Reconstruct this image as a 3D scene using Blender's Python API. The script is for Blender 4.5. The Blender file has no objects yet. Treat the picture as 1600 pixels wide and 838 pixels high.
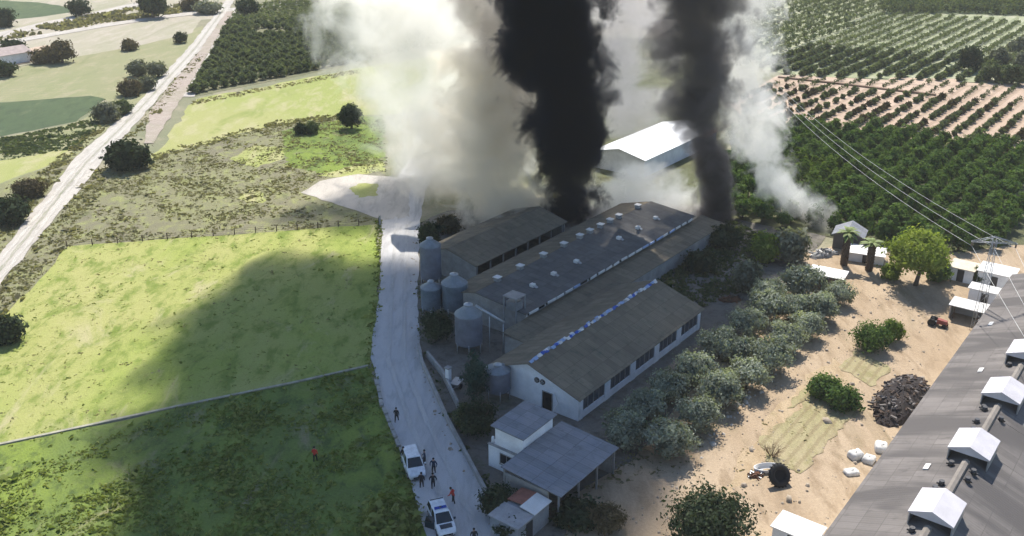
import bpy, math, random
import numpy as np
from mathutils import Vector, Matrix
R = math.radians
sc = bpy.context.scene
col = sc.collection

# ------------------------------------------------------------------ camera, sky, sun, exposure
FPX, CAM_H = 1500.0, 55.0
PITCH = math.atan(641 / FPX)
cam = bpy.data.cameras.new('camera')
cam.sensor_width = 36
cam.lens = 36 * FPX / 1600
cam.clip_start, cam.clip_end = 1, 8000
cam_o = bpy.data.objects.new('camera', cam)
col.objects.link(cam_o)
cam_o.location = (0, 0, CAM_H)
cam_o.rotation_euler = (math.pi / 2 - PITCH, 0, 0)
sc.camera = cam_o

SUN_EL, SUN_AZ = 51, 3            # degrees; azimuth from +Y towards +X
SUN_DIR = Vector((math.sin(R(SUN_AZ)) * math.cos(R(SUN_EL)), math.cos(R(SUN_AZ)) * math.cos(R(SUN_EL)), math.sin(R(SUN_EL))))
world = bpy.data.worlds.new('World')
sc.world = world
world.use_nodes = True
sky = world.node_tree.nodes.new('ShaderNodeTexSky')
sky.sky_type = 'NISHITA'
sky.sun_disc = False
sky.sun_elevation = R(SUN_EL)
sky.sun_rotation = R(SUN_AZ)
sky.ozone_density = 4.0
sky.dust_density = .4
bgn = world.node_tree.nodes['Background']
world.node_tree.links.new(sky.outputs[0], bgn.inputs[0])
bgn.inputs[1].default_value = 0.115
sun = bpy.data.lights.new('sun', 'SUN')
sun.energy = 5.0
sun.angle = R(0.53)
sun.color = (1, .95, .87)
sun_o = bpy.data.objects.new('sun', sun)
col.objects.link(sun_o)
sun_o.rotation_euler = SUN_DIR.to_track_quat('Z', 'Y').to_euler()
vs_ = sc.view_settings
vs_.view_transform = 'Standard'
vs_.look = 'None'
vs_.gamma = 1
vs_.exposure = 0.6
cy = sc.cycles
cy.use_denoising = True
cy.max_bounces = 7
cy.diffuse_bounces = 2
cy.glossy_bounces = 2
cy.transmission_bounces = 2
cy.volume_bounces = 6
cy.transparent_max_bounces = 8
cy.adaptive_threshold = 0.03

# ------------------------------------------------------------------ helpers: places
TH = R(37.5)                        # the farm is laid out on one grid, turned 37.5 degrees
CT, ST = math.cos(TH), math.sin(TH)
SP, CP = math.sin(PITCH), math.cos(PITCH)


def G(px, py, z=0.0):               # a point of the photo (1600 x 838) set down on the level z
    u, v = (px - 800) / FPX, (419 - py) / FPX
    d = (u, CP + v * SP, -SP + v * CP)
    t = (z - CAM_H) / d[2]
    return Vector((d[0] * t, d[1] * t, z))


def W(b, a, z=0.0):                 # farm grid (b across the barns, a along them) to world
    return Vector((b * CT + a * ST, -b * ST + a * CT, z))


def LB(v):                          # world to farm grid
    return (v[0] * CT - v[1] * ST, v[0] * ST + v[1] * CT)


def poly(pts, z=0.0):
    return [G(x, y) for x, y in pts]


# ------------------------------------------------------------------ helpers: materials
MATS = {}


def nodes_of(name):
    m = bpy.data.materials.new(name)
    m.use_nodes = True
    nt = m.node_tree
    return m, nt, nt.nodes['Principled BSDF']


def add_noise(nt, vec, scale, detail=4, rough=.6, dist=0.0):
    n = nt.nodes.new('ShaderNodeTexNoise')
    n.inputs['Scale'].default_value = scale
    n.inputs['Detail'].default_value = detail
    n.inputs['Roughness'].default_value = rough
    n.inputs['Distortion'].default_value = dist
    nt.links.new(vec, n.inputs['Vector'])
    return n.outputs[0]


def ramp01(nt, val, lo, hi):
    n = nt.nodes.new('ShaderNodeMapRange')
    n.inputs[1].default_value = lo
    n.inputs[2].default_value = hi
    n.interpolation_type = 'SMOOTHSTEP'
    nt.links.new(val, n.inputs[0])
    return n.outputs[0]


def mixc(nt, f, a, b, mode='MIX'):
    n = nt.nodes.new('ShaderNodeMix')
    n.data_type = 'RGBA'
    n.blend_type = mode
    for sock, v in ((n.inputs[0], f), (n.inputs[6], a), (n.inputs[7], b)):
        if isinstance(v, (int, float)):
            sock.default_value = v
        elif isinstance(v, tuple):
            sock.default_value = (*v, 1)
        else:
            nt.links.new(v, sock)
    return n.outputs[2]


def bump(nt, bs, h, strength, dist=.1):
    n = nt.nodes.new('ShaderNodeBump')
    n.inputs['Strength'].default_value = strength
    n.inputs['Distance'].default_value = dist
    nt.links.new(h, n.inputs['Height'])
    nt.links.new(n.outputs[0], bs.inputs['Normal'])


def plain(name, c, rough=.7, metal=0.0, var=.25, scale=.8, bmp=.15, spec=.35):
    """painted or worn surface with mottling and fine relief"""
    if name in MATS:
        return MATS[name]
    m, nt, bs = nodes_of(name)
    tc = nt.nodes.new('ShaderNodeTexCoord')
    n1 = add_noise(nt, tc.outputs['Object'], scale, 5, .65)
    n2 = add_noise(nt, tc.outputs['Object'], scale * 9, 3, .6)
    f = ramp01(nt, n1, .3, .7)
    c2 = tuple(x * (1 - var) for x in c)
    o = mixc(nt, f, c2, c)
    o = mixc(nt, var * .5, o, n2, 'OVERLAY')
    nt.links.new(o, bs.inputs['Base Color'])
    bs.inputs['Roughness'].default_value = rough
    bs.inputs['Metallic'].default_value = metal
    bs.inputs['Specular IOR Level'].default_value = spec
    if bmp:
        bump(nt, bs, n2, bmp, .02)
    MATS[name] = m
    return m


def gloss(name, c, rough=.25, metal=0.0):
    if name in MATS:
        return MATS[name]
    m, nt, bs = nodes_of(name)
    tc = nt.nodes.new('ShaderNodeTexCoord')
    n1 = add_noise(nt, tc.outputs['Object'], 2.5, 4, .6)
    nt.links.new(mixc(nt, ramp01(nt, n1, .35, .7), c, tuple(x * .8 for x in c)), bs.inputs['Base Color'])
    bs.inputs['Roughness'].default_value = rough
    bs.inputs['Metallic'].default_value = metal
    MATS[name] = m
    return m


def roofing(name, c1, c2, c3, pitch=5.6, rough=.85, band=None):
    """corrugated sheet: ribs run down the slope (object X), lichen and rust stains, sheet rows"""
    if name in MATS:
        return MATS[name]
    m, nt, bs = nodes_of(name)
    tc = nt.nodes.new('ShaderNodeTexCoord')
    obj = tc.outputs['Object']
    big = add_noise(nt, obj, .16, 5, .65, .4)
    mid = add_noise(nt, obj, .9, 5, .7)
    mp = nt.nodes.new('ShaderNodeMapping')
    mp.inputs['Scale'].default_value = (.12, 1.6, .12)
    nt.links.new(obj, mp.inputs[0])
    streak = add_noise(nt, mp.outputs[0], 1.0, 4, .6)
    o = mixc(nt, ramp01(nt, big, .35, .65), c1, c2)
    o = mixc(nt, ramp01(nt, mid, .5, .75), o, c3)
    o = mixc(nt, ramp01(nt, streak, .5, .95), o, tuple(x * .7 for x in c1))
    bk = nt.nodes.new('ShaderNodeTexBrick')          # single sheets: slight differences of age, dark laps
    bk.offset = 0
    bk.inputs['Scale'].default_value = 1
    bk.inputs['Brick Width'].default_value = 1.7
    bk.inputs['Row Height'].default_value = 1.05
    bk.inputs['Mortar Size'].default_value = .025
    bk.inputs['Color1'].default_value = (.62, .62, .62, 1)
    bk.inputs['Color2'].default_value = (.40, .40, .40, 1)
    bk.inputs['Mortar'].default_value = (.22, .22, .22, 1)
    nt.links.new(obj, bk.inputs['Vector'])
    o = mixc(nt, .55, o, bk.outputs[0], 'OVERLAY')
    if band:
        mb = nt.nodes.new('ShaderNodeMapping')
        mb.inputs['Scale'].default_value = (.05, .22, .05)
        nt.links.new(obj, mb.inputs[0])
        bn = add_noise(nt, mb.outputs[0], 1.0, 3, .55, .6)
        o = mixc(nt, ramp01(nt, bn, .48, .62), o, band)
    nt.links.new(o, bs.inputs['Base Color'])
    bs.inputs['Roughness'].default_value = rough
    bs.inputs['Specular IOR Level'].default_value = .12
    wv = nt.nodes.new('ShaderNodeTexWave')
    wv.bands_direction = 'Y'
    wv.inputs['Scale'].default_value = 1.0
    wv.inputs['Distortion'].default_value = 0
    nt.links.new(obj, wv.inputs['Vector'])
    bump(nt, bs, wv.outputs[1], .2, .04)
    MATS[name] = m
    return m


def soil(name, stops, s1=.05, s2=.6, fine=6.0, stretch=None, bmp=.6, detailc=.35, lines=None, rough=1.0, lo=.3, ldist=1.2, loff=0.0):
    """ground cover: stops are four colours spread by two noises; stretch = (angle, factor) draws it along a direction"""
    if name in MATS:
        return MATS[name]
    m, nt, bs = nodes_of(name)
    geo = nt.nodes.new('ShaderNodeNewGeometry')
    vec = geo.outputs['Position']
    if stretch:
        mp = nt.nodes.new('ShaderNodeMapping')
        mp.inputs['Rotation'].default_value = (0, 0, R(stretch[0]))
        mp.inputs['Scale'].default_value = (1, stretch[1], 1)
        nt.links.new(vec, mp.inputs[0])
        vec = mp.outputs[0]
    n1 = add_noise(nt, vec, s1, 5, .62, .5)
    n2 = add_noise(nt, vec, s2, 6, .68, .3)
    n3 = add_noise(nt, geo.outputs['Position'], fine, 4, .7)
    o = mixc(nt, ramp01(nt, n1, .36, .64), stops[0], stops[1])
    o = mixc(nt, ramp01(nt, n2, .46, .66), o, stops[2])
    n4 = add_noise(nt, vec, s2 * .33, 5, .7, .8)
    o = mixc(nt, ramp01(nt, n4, .54, .72), o, stops[3])
    if lines:                       # (angle, spacing m, colour, strength): plough or drill lines
        ml = nt.nodes.new('ShaderNodeMapping')
        ml.inputs['Rotation'].default_value = (0, 0, R(lines[0]))
        ml.inputs['Location'].default_value = (loff, 0, 0)
        nt.links.new(geo.outputs['Position'], ml.inputs[0])
        wv = nt.nodes.new('ShaderNodeTexWave')
        wv.bands_direction = 'X'
        wv.inputs['Scale'].default_value = .314 / lines[1]
        wv.inputs['Distortion'].default_value = ldist
        wv.inputs['Detail'].default_value = 3
        wv.inputs['Detail Scale'].default_value = 1.5
        nt.links.new(ml.outputs[0], wv.inputs['Vector'])
        f = nt.nodes.new('ShaderNodeMath')
        f.operation = 'MULTIPLY'
        f.inputs[1].default_value = lines[3]
        nt.links.new(ramp01(nt, wv.outputs[1], lo, .95), f.inputs[0])
        o = mixc(nt, f.outputs[0], o, lines[2])
    o = mixc(nt, detailc, o, n3, 'OVERLAY')
    nt.links.new(o, bs.inputs['Base Color'])
    bs.inputs['Roughness'].default_value = rough
    bs.inputs['Specular IOR Level'].default_value = .1
    bump(nt, bs, n3, bmp, .15)
    MATS[name] = m
    return m


def foliage(name, dark, light, trans=.3, rand=.35):
    """leaves: tone differs from clump to clump and tree to tree; thin leaves let light through"""
    if name in MATS:
        return MATS[name]
    m = bpy.data.materials.new(name)
    m.use_nodes = True
    nt = m.node_tree
    nt.nodes.clear()
    at = nt.nodes.new('ShaderNodeAttribute')
    at.attribute_name = 'tone'
    oi = nt.nodes.new('ShaderNodeObjectInfo')
    a = nt.nodes.new('ShaderNodeMath')
    a.operation = 'MULTIPLY_ADD'
    a.inputs[1].default_value = rand
    nt.links.new(oi.outputs['Random'], a.inputs[0])
    s = nt.nodes.new('ShaderNodeMath')
    s.operation = 'MULTIPLY_ADD'
    s.inputs[1].default_value = 1.0
    s.inputs[2].default_value = -rand / 2
    nt.links.new(at.outputs['Fac'], s.inputs[0])
    nt.links.new(s.outputs[0], a.inputs[2])
    c = mixc(nt, a.outputs[0], dark, light)
    d = nt.nodes.new('ShaderNodeBsdfDiffuse')
    nt.links.new(c, d.inputs[0])
    t = nt.nodes.new('ShaderNodeBsdfTranslucent')
    nt.links.new(mixc(nt, 1.0, c, (1.0, 1.05, .5), 'MULTIPLY'), t.inputs[0])
    mx = nt.nodes.new('ShaderNodeMixShader')
    mx.inputs[0].default_value = trans
    nt.links.new(d.outputs[0], mx.inputs[1])
    nt.links.new(t.outputs[0], mx.inputs[2])
    out = nt.nodes.new('ShaderNodeOutputMaterial')
    nt.links.new(mx.outputs[0], out.inputs[0])
    MATS[name] = m
    return m


M_BARK = plain('bark', (.13, .10, .075), .95, var=.4, scale=3, bmp=.5)
M_WHITEWALL = plain('whitewash', (.85, .86, .87), .9, var=.2, scale=.5)
M_CONCRETE = plain('concrete', (.36, .35, .33), .9, var=.3, scale=.7)
M_STEEL = plain('galvanised', (.42, .44, .46), .45, .6, var=.25, scale=.9, bmp=.05)
M_DARKMETAL = plain('dark_metal', (.06, .06, .065), .5, .3)
M_GLASS = gloss('dark_glass', (.02, .028, .035), .08)
M_DARK = plain('dark_opening', (.012, .012, .014), .95, var=.3)
M_ROOFBROWN = roofing('weathered_brown_roof', (.17, .14, .10), (.205, .17, .12), (.12, .115, .08))
M_ROOFBLUE = roofing('slate_blue_roof', (.12, .115, .108), (.15, .14, .128), (.095, .09, .082))
M_ROOFGREY = roofing('grey_sheet_roof', (.19, .20, .22), (.24, .24, .25), (.16, .16, .17), rough=.6)
M_ROOFBIG = roofing('stained_fibre_cement', (.16, .145, .135), (.19, .172, .16), (.13, .118, .112), band=(.105, .096, .092))
M_WHITEROOF = plain('white_sheet', (.72, .70, .66), .6, var=.15, scale=.6)
M_TERRA = plain('terracotta', (.32, .13, .09), .9, var=.35, scale=1.5)
M_RUST = plain('rusty_iron', (.15, .065, .035), .9, var=.45, scale=2.5)
M_BLUE = plain('blue_plastic', (.03, .10, .45), .5, var=.2)
M_PALEBLUE = plain('faded_blue_sheet', (.33, .44, .66), .6, var=.2)
M_TYRE = plain('tyre_rubber', (.02, .02, .021), .85, var=.3)
M_WOOD = plain('dark_timber', (.10, .065, .045), .9, var=.4, scale=4)
M_CAR = gloss('white_car_paint', (.74, .76, .78), .2)
M_NAVY = gloss('navy_paint', (.012, .03, .05), .3)


# ------------------------------------------------------------------ helpers: meshes and objects
def tag(o, label=None, cat=None, group=None, kind=None):
    for k, v in (('label', label), ('category', cat), ('group', group), ('kind', kind)):
        if v:
            o[k] = v
    return o


def link(name, me, parent=None, loc=None, rz=None):
    o = bpy.data.objects.new(name, me)
    col.objects.link(o)
    if parent:
        o.parent = parent
    if loc is not None:
        o.location = loc
    if rz is not None:
        o.rotation_euler = (0, 0, rz)
    return o


def thing(name, loc, rz=0.0, label=None, cat=None, group=None):
    o = link(name, None, None, loc, rz)
    o.empty_display_size = .5
    return tag(o, label, cat, group)


class MB:
    def __init__(s):
        s.v, s.f, s.m, s.sm = [], [], [], []

    def face(s, idx, mi=0, smooth=False):
        s.f.append(idx)
        s.m.append(mi)
        s.sm.append(smooth)

    def quad(s, a, b, c, d, mi=0):
        n = len(s.v)
        s.v += [tuple(a), tuple(b), tuple(c), tuple(d)]
        s.face((n, n + 1, n + 2, n + 3), mi)
        return s

    def hexa(s, p, mi=0):           # p: 8 points, bottom ring then top ring
        n = len(s.v)
        s.v += [tuple(q) for q in p]
        for q in ((3, 2, 1, 0), (4, 5, 6, 7), (0, 1, 5, 4), (1, 2, 6, 5), (2, 3, 7, 6), (3, 0, 4, 7)):
            s.face(tuple(n + i for i in q), mi)
        return s

    def box(s, x0, x1, y0, y1, z0, z1, mi=0):
        return s.hexa([(x0, y0, z0), (x1, y0, z0), (x1, y1, z0), (x0, y1, z0), (x0, y0, z1), (x1, y0, z1), (x1, y1, z1), (x0, y1, z1)], mi)

    def slab(s, pts, t, mi=0):      # four points of the top, thickness t downwards
        lo = [(q[0], q[1], q[2] - t) for q in pts]
        return s.hexa(lo + list(pts), mi)

    def prism(s, prof, y0, y1, mi=0):   # profile in XZ swept along Y
        n, k = len(s.v), len(prof)
        s.v += [(x, y0, z) for x, z in prof] + [(x, y1, z) for x, z in prof]
        s.face(tuple(n + i for i in range(k)), mi)
        s.face(tuple(n + k + i for i in reversed(range(k))), mi)
        for i in range(k):
            j = (i + 1) % k
            s.face((n + j, n + i, n + k + i, n + k + j), mi)
        return s

    def tube(s, pts, rad, n=8, mi=0, cap=True):
        pts = [Vector(q) for q in pts]
        if isinstance(rad, (int, float)):
            rad = [rad] * len(pts)
        base = len(s.v)
        for i, q in enumerate(pts):
            d = (pts[min(i + 1, len(pts) - 1)] - pts[max(i - 1, 0)]).normalized()
            u = d.cross(Vector((0, 0, 1)) if abs(d.z) < .95 else Vector((1, 0, 0))).normalized()
            w = d.cross(u)
            for j in range(n):
                an = 2 * math.pi * j / n
                s.v.append(tuple(q + (u * math.cos(an) + w * math.sin(an)) * rad[i]))
        for i in range(len(pts) - 1):
            for j in range(n):
                k = (j + 1) % n
                s.face((base + i * n + j, base + i * n + k, base + (i + 1) * n + k, base + (i + 1) * n + j), mi, True)
        if cap:
            s.face(tuple(base + j for j in reversed(range(n))), mi)
            s.face(tuple(base + (len(pts) - 1) * n + j for j in range(n)), mi)
        return s

    def lathe(s, prof, n=20, mi=0, c=(0, 0, 0)):    # (r, z) profile round the z axis
        base = len(s.v)
        for r, z in prof:
            for j in range(n):
                an = 2 * math.pi * j / n
                s.v.append((c[0] + r * math.cos(an), c[1] + r * math.sin(an), c[2] + z))
        for i in range(len(prof) - 1):
            for j in range(n):
                k = (j + 1) % n
                s.face((base + i * n + j, base + i * n + k, base + (i + 1) * n + k, base + (i + 1) * n + j), mi, True)
        s.face(tuple(base + j for j in reversed(range(n))), mi)
        s.face(tuple(base + (len(prof) - 1) * n + j for j in range(n)), mi)
        return s

    def mesh(s, name, mats):
        me = bpy.data.meshes.new(name)
        me.from_pydata(s.v, [], s.f)
        for m in (mats if isinstance(mats, (list, tuple)) else [mats]):
            me.materials.append(m)
        me.polygons.foreach_set('material_index', s.m)
        me.polygons.foreach_set('use_smooth', s.sm)
        me.update()
        return me

    def build(s, name, mats, parent=None, loc=None, rz=None):
        return link(name, s.mesh(name, mats), parent, loc, rz)


def np_mesh(name, verts, faces, mats, tone=None, mi=None):
    """big meshes: verts (N,3), faces (M,k)"""
    verts = np.asarray(verts, np.float32)
    faces = np.asarray(faces, np.int32)
    k = faces.shape[1]
    me = bpy.data.meshes.new(name)
    me.vertices.add(len(verts))
    me.vertices.foreach_set('co', verts.ravel())
    me.loops.add(faces.size)
    me.loops.foreach_set('vertex_index', faces.ravel())
    me.polygons.add(len(faces))
    me.polygons.foreach_set('loop_start', np.arange(0, faces.size, k, dtype=np.int32))
    for m in (mats if isinstance(mats, (list, tuple)) else [mats]):
        me.materials.append(m)
    if mi is not None:
        me.polygons.foreach_set('material_index', np.asarray(mi, np.int32))
    me.update(calc_edges=True)
    me.validate()
    if tone is not None and len(me.polygons) == len(tone):
        a = me.attributes.new('tone', 'FLOAT', 'FACE')
        a.data.foreach_set('value', np.asarray(tone, np.float32))
    return me


def inside(poly2, pts):
    """points in polygon, numpy"""
    x, y = pts[:, 0], pts[:, 1]
    res = np.zeros(len(pts), bool)
    n = len(poly2)
    for i in range(n):
        x0, y0 = poly2[i][0], poly2[i][1]
        x1, y1 = poly2[(i + 1) % n][0], poly2[(i + 1) % n][1]
        c = ((y0 > y) != (y1 > y)) & (x < (x1 - x0) * (y - y0) / (y1 - y0 + 1e-12) + x0)
        res ^= c
    return res


def ragged(pts, step, amp, rng):
    """an outline with an uneven edge, as of earth or grass"""
    out = []
    n = len(pts)
    for i in range(n):
        p, q = pts[i], pts[(i + 1) % n]
        d = q - p
        L = d.length
        k = max(1, int(L / step))
        nrm = Vector((-d.y, d.x, 0)).normalized()
        for j in range(k):
            o = 0 if j == 0 else rng.uniform(-amp, amp)
            out.append(p + d * (j / k) + nrm * o)
    return out


rng0 = random.Random(7)
_lvl = [0]


def sheet(name, pts, material, step=3.0, amp=.35, kind='structure', z=None):
    """a sheet of ground lying a few millimetres above the one before"""
    if z is None:
        _lvl[0] += 1
        z = .004 * _lvl[0]
    ring = ragged([Vector((p[0], p[1], 0)) for p in pts], step, amp, rng0)
    me = bpy.data.meshes.new(name)
    me.from_pydata([(p.x, p.y, z) for p in ring], [], [tuple(range(len(ring)))])
    me.materials.append(material)
    me.update()
    if me.polygons[0].normal.z < 0:
        me.flip_normals()
    o = link(name, me)
    o['kind'] = kind
    return o


# ------------------------------------------------------------------ the ground
S_FAR = soil('mixed_far_land', [(.24, .22, .15), (.19, .20, .12), (.30, .27, .19), (.15, .16, .09)], .012, .08, 2.0)
S_FIELD = soil('rough_meadow', [(.35, .345, .13), (.225, .30, .05), (.165, .215, .045), (.40, .365, .195)], .024, .42, 5.0, (-10, .45), detailc=.28)
S_FIELD2 = soil('coarse_weeds', [(.13, .175, .05), (.19, .245, .05), (.08, .115, .035), (.23, .215, .12)], .07, .55, 4.0, (15, .6), detailc=.45)
S_YELLOW = soil('yellow_grass', [(.33, .33, .135), (.28, .31, .10), (.38, .355, .19), (.23, .265, .08)], .03, .3, 4.0, (25, .35), detailc=.3)
S_SCRUB = soil('dry_scrub_soil', [(.21, .205, .115), (.185, .17, .115), (.25, .26, .11), (.135, .145, .07)], .06, .5, 4.0, (5, .6), detailc=.45)
S_TAN = soil('tan_stubble', [(.37, .33, .26), (.33, .31, .22), (.41, .36, .29), (.29, .28, .19)], .03, .25, 3.0, (20, .3))
S_PALEGREEN = soil('pale_crop', [(.27, .26, .145), (.24, .25, .125), (.32, .29, .18), (.20, .21, .10)], .03, .3, 3.0, (-12, .3), lines=(-80, 1.8, (.20, .22, .13), .35))
S_DKGREEN = soil('dark_crop', [(.075, .105, .055), (.09, .12, .06), (.065, .09, .05), (.13, .15, .08)], .04, .4, 3.0, (-12, .4))
S_SAND = soil('yard_earth', [(.36, .27, .18), (.42, .325, .225), (.29, .215, .14), (.255, .20, .125)], .07, .55, 5.0, (52, .3), detailc=.35, bmp=.4)
S_PINK = soil('pink_tilth', [(.46, .35, .265), (.50, .385, .295), (.41, .31, .23), (.39, .31, .22)], .04, .4, 4.0, (52, .4), detailc=.25, bmp=.4)
S_PINKROW = soil('pink_tilth_rows', [(.45, .34, .255), (.49, .375, .285), (.40, .30, .225), (.38, .30, .21)], .04, .4, 4.0, (52, .4), detailc=.25, bmp=.4, lines=(37.5, 3.9, (.27, .195, .14), .5), lo=.72, ldist=.5, loff=125.975)
S_GROVE = soil('grove_floor', [(.10, .11, .055), (.13, .13, .07), (.08, .08, .045), (.17, .15, .10)], .06, .5, 4.0)
S_FARORCH = soil('orchard_sward', [(.33, .34, .23), (.30, .32, .19), (.38, .37, .27), (.26, .28, .16)], .03, .3, 3.0, (52, .4), lines=(37.5, 4.5, (.17, .20, .10), .5), lo=.7, ldist=.5, loff=161.125)
S_ROAD = soil('pale_gravel', [(.44, .405, .36), (.49, .455, .405), (.38, .35, .31), (.34, .315, .27)], .09, .7, 9.0, (-15, .3), detailc=.22, bmp=.3)
S_ROADFARM = soil('farm_gravel', [(.46, .45, .44), (.52, .505, .49), (.41, .40, .39), (.36, .35, .335)], .1, .7, 9.0, (-14, .25), detailc=.22, bmp=.3)
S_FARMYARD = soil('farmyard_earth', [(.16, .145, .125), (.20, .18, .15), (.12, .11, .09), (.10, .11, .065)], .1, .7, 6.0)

gm = MB()
gm.quad((-2500, -400, 0), (2500, -400, 0), (2500, 4500, 0), (-2500, 4500, 0))
tag(gm.build('ground', S_FAR), kind='structure')

F_NEAR = [(-140, 640), (0, 500), (60, 440), (105, 386), (590, 351), (592, 470), (580, 560), (575, 573), (0, 697), (-140, 728)]
F_LOW = [(-140, 729), (0, 698), (575, 574), (598, 640), (640, 742), (668, 842), (700, 920), (-140, 920)]
F_SCRUB = [(-60, 500), (0, 450), (150, 268), (240, 247), (430, 195), (560, 180), (600, 180), (610, 340), (592, 350), (105, 385), (60, 440), (0, 500), (-60, 560)]
F_YEL = [(235, 250), (305, 156), (565, 106), (760, 75), (760, 165), (600, 180), (560, 180), (430, 196)]
F_ORCHL = [(296, 153), (372, 18), (440, 5), (520, -4), (700, -10), (700, 82), (552, 102)]
F_YARD = [(880, 850), (905, 770), (990, 720), (1120, 560), (1230, 430), (1260, 395), (1340, 376), (1400, 400), (1500, 395), (1640, 380), (1700, 400), (1600, 520), (1400, 740), (1300, 900), (900, 900)]
F_GROVE = [(1100, 330), (1150, 215), (1166, 192), (1400, 216), (1610, 244), (1760, 262), (1760, 400), (1600, 392), (1400, 398), (1300, 372), (1180, 350)]
F_PINK = [(1140, 162), (1216, 120), (1460, 128), (1600, 134), (1780, 146), (1780, 264), (1600, 243), (1400, 215), (1165, 191)]
F_FARO = [(1180, 105), (1375, 24), (1480, 22), (1800, 34), (1800, 146), (1600, 133), (1460, 126), (1240, 120)]
F_FARL = [(1120, 110), (1130, 0), (1140, -22), (1420, -25), (1376, 23), (1182, 104)]
F_FARR = [(1380, 22), (1424, -28), (1900, -40), (1900, 34), (1480, 21)]
NEARW, LOWW, SCRUBW = poly(F_NEAR), poly(F_LOW), poly(F_SCRUB)
sheet('field', poly(F_FARL), S_FARORCH)
sheet('field', poly(F_FARR), S_DKGREEN)
sheet('field', poly([(-140, 90), (-140, 30), (0, 4), (160, -30), (330, -40), (365, -5), (330, 30), (120, 46), (0, 66)]), S_TAN)
sheet('field', poly([(-140, 40), (-100, 10), (0, 1), (60, 4), (112, 12), (108, 20), (60, 27), (0, 33)]), S_DKGREEN)
sheet('field', poly([(-140, 140), (0, 112), (105, 90), (215, 70), (318, 40), (312, 62), (208, 168), (140, 150), (0, 160), (-140, 175)]), S_PALEGREEN)
sheet('field', poly([(-140, 110), (0, 66), (150, 44), (320, 21), (300, 52), (215, 72), (105, 92), (0, 108)]), S_TAN)
sheet('field', poly([(-140, 185), (0, 161), (140, 150), (165, 155), (120, 190), (0, 214), (-140, 240)]), S_DKGREEN)
sheet('field', poly([(-140, 245), (0, 216), (110, 194), (165, 172), (200, 172), (118, 245), (0, 300), (-140, 380)]), S_PALEGREEN)
sheet('field', poly([(-140, 290), (0, 252), (112, 232), (116, 244), (0, 287), (-140, 350)]), S_YELLOW)
sheet('field', poly([(-140, 420), (0, 288), (118, 246), (0, 398), (-140, 500)]), S_SCRUB)
sheet('field', poly(F_ORCHL), soil('orchard_floor', [(.17, .17, .10), (.20, .19, .12), (.14, .14, .08), (.24, .21, .14)], .06, .5, 4.0))
sheet('field', poly([(760, 60), (1130, 60), (1160, 172), (1100, 330), (900, 330), (760, 250)]), S_GROVE)
sheet('field', poly(F_YEL), S_YELLOW, 3, .8)
sheet('field', SCRUBW, S_SCRUB, 3, .8)
sheet('field', poly([(360, 250), (395, 228), (450, 232), (440, 250), (395, 262)]), S_YELLOW, .9, .6)
sheet('field', poly([(365, 312), (392, 296), (416, 303), (410, 318)]), S_YELLOW, .9, .6)
sheet('field', poly([(440, 205), (560, 182), (600, 182), (600, 262), (520, 275), (450, 260)]), S_FIELD2, .9, .6)
sheet('field', poly([(495, 275), (560, 258), (600, 255), (600, 268), (550, 278)]), S_YELLOW, .9, .6)
sheet('field', NEARW, S_FIELD, 3, .3)
sheet('field', LOWW, S_FIELD2, 3, .3)
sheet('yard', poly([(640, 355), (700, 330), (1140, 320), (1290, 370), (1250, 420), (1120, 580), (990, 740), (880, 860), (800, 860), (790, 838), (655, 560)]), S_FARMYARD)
sheet('field', poly(F_GROVE), S_GROVE)
sheet('field', poly(F_PINK), S_PINKROW)
sheet('field', poly(F_FARO), S_FARORCH)
sheet('field', poly([(1372, 144), (1392, 122), (1500, 124), (1512, 133), (1470, 150)]), S_PINK, 3, .6)
sheet('yard', poly(F_YARD), S_SAND, 2, .6)
sheet('yard', poly([(1190, 660), (1300, 560), (1350, 590), (1250, 690), (1140, 780)]), soil('packed_earth', [(.40, .30, .19), (.44, .34, .22), (.35, .26, .16), (.31, .25, .14)], .1, .8, 5.0, (52, .3)), 1.5, .8)
ROADL = [(640, 250), (606, 300), (598, 345), (592, 470), (579, 560), (600, 640), (640, 742), (668, 842), (700, 930)]
ROADR = [(690, 250), (664, 300), (656, 345), (652, 480), (660, 562), (700, 660), (796, 842), (850, 930)]
sheet('farm_road', poly(ROADL + ROADR[::-1]), S_ROADFARM, 2, .18)
sheet('track', poly([(470, 302), (500, 284), (560, 273), (640, 280), (640, 340), (598, 345), (540, 325)]), S_ROAD, 2, .3)
sheet('field', poly([(545, 296), (560, 288), (590, 288), (592, 306), (560, 310)]), S_YELLOW, .9, .6)
sheet('dirt_road', poly([(-90, 475), (0, 399), (119, 246), (207, 170), (300, 69), (345, 12), (358, -8), (372, -8), (358, 14), (312, 80), (233, 170), (150, 265), (0, 447), (-90, 525)]), S_ROAD, 3, .3)
sheet('track', poly([(286, 152), (330, 75), (366, 18), (380, 18), (346, 80), (304, 152)]), S_ROAD, 3, .25)
sheet('track', poly([(312, 80), (358, 14), (366, 18), (330, 75), (286, 152), (240, 225), (225, 225), (236, 172)]), soil('pinkish_verge', [(.36, .30, .26), (.32, .28, .22), (.40, .34, .29), (.27, .26, .18)], .05, .5, 4.0), 3, .3)
sheet('road', poly([(-140, 92), (0, 51), (60, 37), (140, 21), (225, 2), (250, -6), (262, -6), (232, 8), (142, 28), (62, 46), (0, 60), (-140, 104)]), S_ROAD, 4, .2)
sheet('road', poly([(-140, 118), (0, 66), (150, 40), (240, 26), (330, 16), (420, 8), (560, -6), (570, -2), (420, 13), (330, 21), (240, 31), (150, 45), (0, 72), (-140, 126)]), S_ROAD, 4, .2)
sheet('track', poly([(1215, 119), (1240, 118), (1440, 130), (1610, 132), (1610, 136), (1440, 134), (1216, 124), (1142, 165), (1128, 168)]), S_PINK, 3, .2)




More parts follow.
